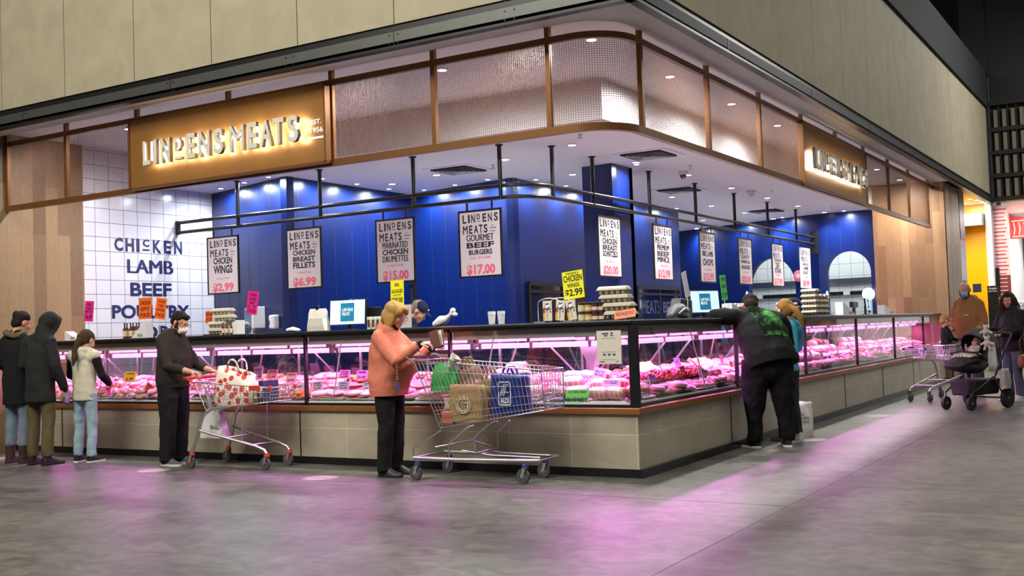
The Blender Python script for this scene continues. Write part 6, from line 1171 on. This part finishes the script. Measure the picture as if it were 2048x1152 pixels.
for s in (-1, 1):
    MB().tube([(-.28, s*.27, .14), (-.05, s*.26, .42), (-.38, s*.25, .86), (-.55, s*.24, 1.04)], .014, 8).build('push_tube', mat('dark_tube', (.05, .05, .055), .3, .7), t, 60); MB().tube([(.42, s*.2, .19), (.4, s*.22, .24), (-.05, s*.25, .45)], .014, 8).build('front_leg', MATS['dark_tube'], t, 60)
MB().tube([(-.55, -.24, 1.04), (-.58, -.18, 1.06), (-.58, .18, 1.06), (-.55, .24, 1.04)], .018, 10).build('handle', black, t, 60); MB().tube([(-.28, -.3, .14), (-.28, .3, .14)], .012, 8).build('rear_axle', black, t, 60)
m = MB(); m.loft([[(x, y*s_, z) for y, z in ((-.2, .2), (.2, .2), (.24, .42), (-.24, .42))] for x, s_ in ((-.3, .8), (-.2, 1), (.3, .9), (.38, .6)) for z0 in (0,)]); m.build('basket', blkn, t, bevel=.02)
m = MB(); m.tube([(.46, 0, .60), (.30, 0, .60), (.1, 0, .58), (-.08, 0, .66), (-.22, 0, .88), (-.26, 0, 1.0)], [.13, .19, .22, .22, .2, .15], 16, lat=(0, 1, 0), ry=[.05, .075, .09, .09, .08, .05], rnd=True); skin('seat', fuse(m, .014, 3, .006, 12), blkn, t)
m = MB()
for i in range(7): pass
rings = []
for i in range(8):
    a = R_(-10+i*16); c = V((-.12, 0, .80)); rx = .34; rings.append([c+V((math.cos(a+R_(60))*rx*math.sin(R_(q))*1.0, .235*math.cos(R_(q)), math.sin(a+R_(60))*rx*math.sin(R_(q)))) for q in range(0, 181, 12)])
m.loft(rings, False); o = m.build('hood', gry, t, 180); so = o.modifiers.new('s', 'SOLIDIFY'); so.thickness = .012
m = MB(); m.tube([p for p in rings[0]], .014, 8); m.tube([p for p in rings[-1]], .012, 8); m.build('hood_rim', black, t, 60)
MB().tube([(.12, -.23, .72), (.26, -.2, .80), (.30, 0, .82), (.26, .2, .80), (.12, .23, .72)], .016, 8).build('bumper_bar', black, t, 60)
m = MB(); m.tube([(.50, 0, .62), (.32, 0, .68), (.14, 0, .70)], [.16, .2, .2], 14, lat=(0, 1, 0), ry=[.05, .07, .06], rnd=True); skin('foot_cover', fuse(m, .013, 3, .008, 12), blkn, t)
m = MB(); m.tube([(.30, 0, .745), (.18, 0, .76), (.06, 0, .765)], [.17, .19, .17], 14, lat=(0, 1, 0), ry=[.035, .04, .035], rnd=True); bk = thing('blanket', 'cream floral blanket folded over the baby in the pram', 'blanket', (0, 0, 0)); bk.matrix_basis = t.matrix_basis.copy(); skin('cloth', fuse(m, .012, 2, .012, 22), spots('floral_cloth', K('c9c0ae'), K('6b6a4a'), 34, .34), bk)
PB = lambda x, y, z: t.matrix_basis @ V((x, y, z))
b = Person('person', 'baby lying in the pram under the floral blanket', (0, 0, 0), 0, .62, 1.1, sknp, hd=(0, .1, 0), cat='baby', hsc=1.9, neck=(0, 0, 1.40), head=(0, .03, 1.60), wr=(.2, .25, 1.2), er=(.24, .05, 1.15), wl=(-.2, .25, 1.2), el=(-.24, .05, 1.15), hr=(.09, 0, .92), kr=(.1, .2, .7), ar=(.1, .3, .5), kl=(-.1, .2, .7), al=(-.1, .3, .5))
b.body(curl=.6); b.hair(hairm('fair_hair', K('b8935c')), [((0, -.03, .035), (.08, .095, .078))]); b.top(creamc, 'romper', .86, .9, hood=None, cuff=False, wr=.004); b.t.matrix_basis = t.matrix_basis @ M.Translation(V((.31, 0, .50))) @ M.Rotation(R_(-90), 4, 'Z') @ M.Rotation(R_(42), 4, 'X') @ M.Scale(.62/1.7, 4)
for k, (x, y, z, lab) in enumerate(((-.02, .19, 1.09, 'white knitted toy clipped to the pram hood'), (.02, .225, .93, 'second pale knitted toy hanging below it'))):
    o = thing('soft_toy', lab, 'soft toy', PB(x, y, z)); m = MB(); m.ell((0, 0, 0), (.045, .04, .05)); m.ell((0, -.01, .06), (.035, .033, .034))
    for sx in (-1, 1): m.tube([(sx*.03, 0, .01), (sx*.075, -.01, -.02)], [.016, .02], 8, rnd=True); m.tube([(sx*.02, 0, -.03), (sx*.035, -.01, -.09)], [.018, .02], 8, rnd=True); m.ell((sx*.03, 0, .09), (.014, .012, .018))
    skin('body', fuse(m, .009, 2), mat('knit_white', K('b9b2a4'), .9, 0, .1, 40), o); MB().tube([(-.02+.02*math.cos(q)+.02, .0, .115+.022*math.sin(q)) for q in [2*math.pi*i/12 for i in range(12)]], .004, 6, closed=True).build('ring', brn, o, 60)
o = thing('muslin_cloth', 'pale cloth draped over the right side of the pram', 'cloth', PB(-.05, .25, .52)); m = MB(); m.loft([[(.07*math.cos(q)*s_, .03*math.sin(q)+.012*math.sin(3*q), z) for q in [2*math.pi*i/16 for i in range(16)]] for z, s_ in ((0, .6), (.1, 1), (.25, .8), (.42, .5))]); m.build('cloth', mat('muslin', K('aeb0ac'), .85, 0, .1, 20), o, 180)
o = bag('shopping_bag', 'pale bag slung at the side of the pram', PB(-.2, .33, .28), R_(-100), .24, .1, .28, mat('stone_bag', K('a39f96'), .7), .9, .012)
k = Person('person', 'fair haired toddler in black sitting in the trolley seat', (0, 0, 0), 0, .92, .95, sknp, hd=(-.2, .35, 0), cat='toddler', hsc=1.55, head=(0, .03, 1.64), neck=(0, 0, 1.44), hr=(.09, 0, .92), hl=(-.09, 0, .92), kr=(.13, .38, .90), kl=(-.13, .38, .90), ar=(.14, .44, .50), al=(-.14, .44, .50), tr=(.15, .58, .46), tl=(-.15, .58, .46), wr=(.14, .28, 1.05), er=(.24, .08, 1.12), wl=(-.14, .28, 1.05), el=(-.24, .08, 1.12))
k.body(curl=.5, legs=True).top(blackc, 'jumper', .88, 1.1, hood=None, cuff=False); k.hair(hairm('fair_hair', K('b8935c')), HB+[((0, -.03, .045), (.085, .1, .08))])
m = MB()
for e in 'rl': m.tube([k.j['h'+e], k.j['k'+e], k.j['a'+e]], [.1, .075, .065], 12, rnd=True)
m.tube([(0, 0, .98), (0, 0, .88)], [.15, .15], 14, lat=(1, 0, 0), ry=[.11, .11], rnd=True); skin('trousers', fuse(m, .013, 3, .008), blackc, k.t)
k.t.matrix_basis = C3.matrix_basis @ M.Translation(V((.13, -.02, .855-.49))) @ M.Rotation(R_(60), 4, 'Z') @ M.Scale(.92/1.7, 4)
for e in 'rl': m = MB(); m.tube([k.j['a'+e]+V((0, -.03, -.03)), k.j['a'+e]+V((0, .05, -.04)), k.j['t'+e]], [.05, .05, .038], 10, rnd=True); m.build('shoe', shk, k.t, 180)
p = at(2056, 735, y=9.2); t = thing('handbag', 'tan leather handbag hanging at the long haired woman hip', 'bag', p, R_(40)); m = MB(); m.loft([[(x*a, y*b, z) for x, y in ((-1, -1), (1, -1), (1, 1), (-1, 1))] for a, b, z in ((.13, .05, 0), (.14, .06, .05), (.13, .05, .17), (.12, .03, .2))]); m.build('body', mat('tan_leather', K('8a5526'), .45), t, bevel=.02); MB().tube([(-.1, 0, .19), (-.12, 0, .4), (-.04, 0, .52), (.06, 0, .4), (.1, 0, .19)], .008, 8).build('strap', MATS['tan_leather'], t, 180)
# ---------------------------------------------------------------- neighbouring shops at the far right
def q9(px, py, y): return at(px, py, y=y)
def flat(name, lab, cat, px0, px1, pt, pb, y, m_, th=.03):
    a, b = q9(px0, pb, y), q9(px1, pt, y); t = thing(name, lab, cat, V(((a.x+b.x)/2, y, a.z))); w, h = b.x-a.x, b.z-a.z; MB().box(-w/2, w/2, 0, th, 0, h).build('panel', m_, t, bevel=.003); return t, w, h
ml = mat('menu_white', K('d8b9bd'), .5, emit=.05, ecol=K('d8b9bd')); mr = mat('menu_red', K('a83238'), .5, emit=.2, ecol=K('c03a40'))
t, w, h = flat('menu_board', 'tall red and white menu board on the corner of the next shop', 'menu board', 1993, 2014, 412, 610, 20.9, ml)
m = MB()
for k in range(26): f = k/26; m.box(-w*.42, w*(.42-.2*(k*37 % 5)/5), -.002, 0, h*(.985-f)-.05, h*(.985-f)-.012-.02*((k*7) % 3)/3)
m.build('menu_lines', mr, t); MB().box(-w/2, w/2, -.003, 0, 0, h*.3).build('red_panel', mat('menu_dark_red', K('7a2a34'), .5), t); m = MB(); [m.box(-w*.4, w*.3, -.005, -.003, h*(.27-.04*k)-.02, h*(.27-.04*k)) for k in range(6)]; m.build('menu_print', ml, t)
t, w, h = flat('shop_sign', 'small black sign with white script before the yellow wall', 'sign', 1975, 1996, 571, 587, 19.6, black); m = MB(); m.txt('fresh', (-w*.36, -.003, h*.5), (1, 0, 0), (0, 0, 1), w*.72, h*.32); m.txt('juice bar', (-w*.4, -.003, h*.14), (1, 0, 0), (0, 0, 1), w*.8, h*.26); m.build('lettering', paper, t); MB().box(-w/2, w/2, .0, .02, -t.location.z, 0).build('post_panel', black, t)
flat('wall_panel', 'navy square panel low on the yellow wall', 'panel', 1946, 1962, 567, 585, 20.5, mat('navy_panel', (.01, .015, .06), .4))
t, w, h = flat('shop_fitting', 'black fittings stacked between yellow wall and menu board', 'fitting', 1990, 1998, 535, 590, 20.86, black)
neon = mat('red_neon', (1, .12, .1), .4, emit=9, ecol=(1, .10, .07))
p = q9(2028, 470, 24); t = thing('neon_sign', 'glowing red neon sign in the store on the right', 'neon sign', p)
m = MB()
for k in range(6): m.tube([(k*.13, 0, 0), (k*.13+.03, 0, .16), (k*.13, 0, .34)], .014, 6)
m.tube([(-.05, 0, .38), (.75, 0, .40)], .014, 6); m.tube([(-.05, 0, -.05), (.75, 0, -.03)], .014, 6); m.build('tube', neon, t, 180); MB().box(-.1, .85, .03, .06, -.1, .5).build('backing', mat('sign_backing', (.2, .05, .05), .5), t)
lamp('neon_lamp', 'POINT', p+V((.3, -.3, .15)), 30, (1, .15, .1), size=.2)
for px, wh in (((2019, 525), 'over white shelves'), ((2038, 527), 'at the right edge of the store')):
    p = at(*px, z=4.1); p = V((p.x, p.y, 4.1)) if p.y < 27 else V((1.0, 26, 4.1)); downlight((p.x, p.y), 4.1, 'round downlight '+wh, 60, grp='store downlights', r=.09)
for k, px in enumerate((1943, 1957, 1966, 1974)):
    p = at(px, 462+3*k, y=19+.45*k); downlight((p.x, p.y), 4.1, 'small downlight before the yellow wall, '+['first', 'second', 'third', 'fourth'][k], 10, grp='downlights over the yellow wall', r=.05)
shm = mat('shelf_grey', (.25, .25, .26), .5)
for i, py in enumerate((613, 627, 641)):
    a = q9(2002, py, 23.0); t = thing('wall_shelf', ['upper', 'middle', 'lower'][i]+' grey shelf of the store on the right', 'shelf', V((a.x, 23, a.z))); MB().box(0, 1.8, 0, .4, -.03, 0).build('board', shm, t)
    for k in range(6 if i < 2 else 8):
        lab = ['white dish standing on the upper store shelf', 'white cup on the middle store shelf', 'dark bottle on the lower store shelf'][i]; o = thing(['white_dish', 'white_cup', 'dark_bottle'][i], lab, ['dish', 'cup', 'bottle'][i], V((a.x+.12+.14*k, 23.15, a.z)), 0, lab)
        if i == 0: MB().lathe([(.02, 0), (.065, .05), (.07, .12), (.05, .14)], n=12).build('body', plast, o, 60)
        elif i == 1: MB().lathe([(.04, 0), (.045, .12)], n=12).build('body', plast, o, 60)
        else: MB().lathe([(.04, 0), (.04, .2), (.015, .26), (.015, .32)], n=12).build('body', mat('dark_glass', (.03, .02, .02), .2), o, 60)
t = thing('shelf_unit', 'black shelf unit of bottled drinks below the store shelves', 'shelf unit', V((q9(2004, 690, 22).x, 22, 0))); m = MB(); [m.box(0, 1.8, 0, .5, z, z+.03) for z in (.1, .45, .8, 1.12)]; m.box(0, .03, 0, .5, 0, 1.15); m.box(0, 1.8, .47, .5, 0, 1.15); m.build('frame', black, t)
for r in range(3):
    for k in range(9): o = thing('drink_bottle', f'{["brown", "amber", "orange"][r]} drink bottle on the {["low", "middle", "top"][r]} rack of the black shelf unit', 'bottle', V((q9(2004, 690, 22).x+.12+.1*k, 22.12, [.13, .48, .83][r])), 0, f'{["brown", "amber", "orange"][r]} drinks'); MB().lathe([(.035, 0), (.035, .15), (.014, .2), (.014, .24)], n=10).build('body', mat(f'drink_{r}', [K('5a3a22'), K('b06a2a'), K('c8782c')][r], .25), o, 60)
t = thing('shop_counter', 'pale counter with bottles before the yellow wall', 'counter', (-.45, 19.7, 0)); MB().box(0, .72, 0, .6, 0, 1.05).build('body', cream, t, bevel=.01)
for k in range(5): o = thing('glass_jar', 'clear jar standing on the pale counter before the yellow wall', 'jar', (-.3+.11*k, 19.85, 1.05), 0, 'jars before the yellow wall'); MB().lathe([(.04, 0), (.04, .16), (.03, .18), (.03, .2)], n=12).build('body', mat('jar_glass', (.5, .52, .45), .1), o, 60)
p = at(1997, 408, y=20.6); t = thing('dome_camera', 'black security camera under the facade end at right', 'camera', p); MB().box(-.05, .05, -.1, .1, -.04, .04).build('housing', black, t, bevel=.01); MB().box(-.015, .015, -.015, .015, .03, .2).build('bracket', black, t)
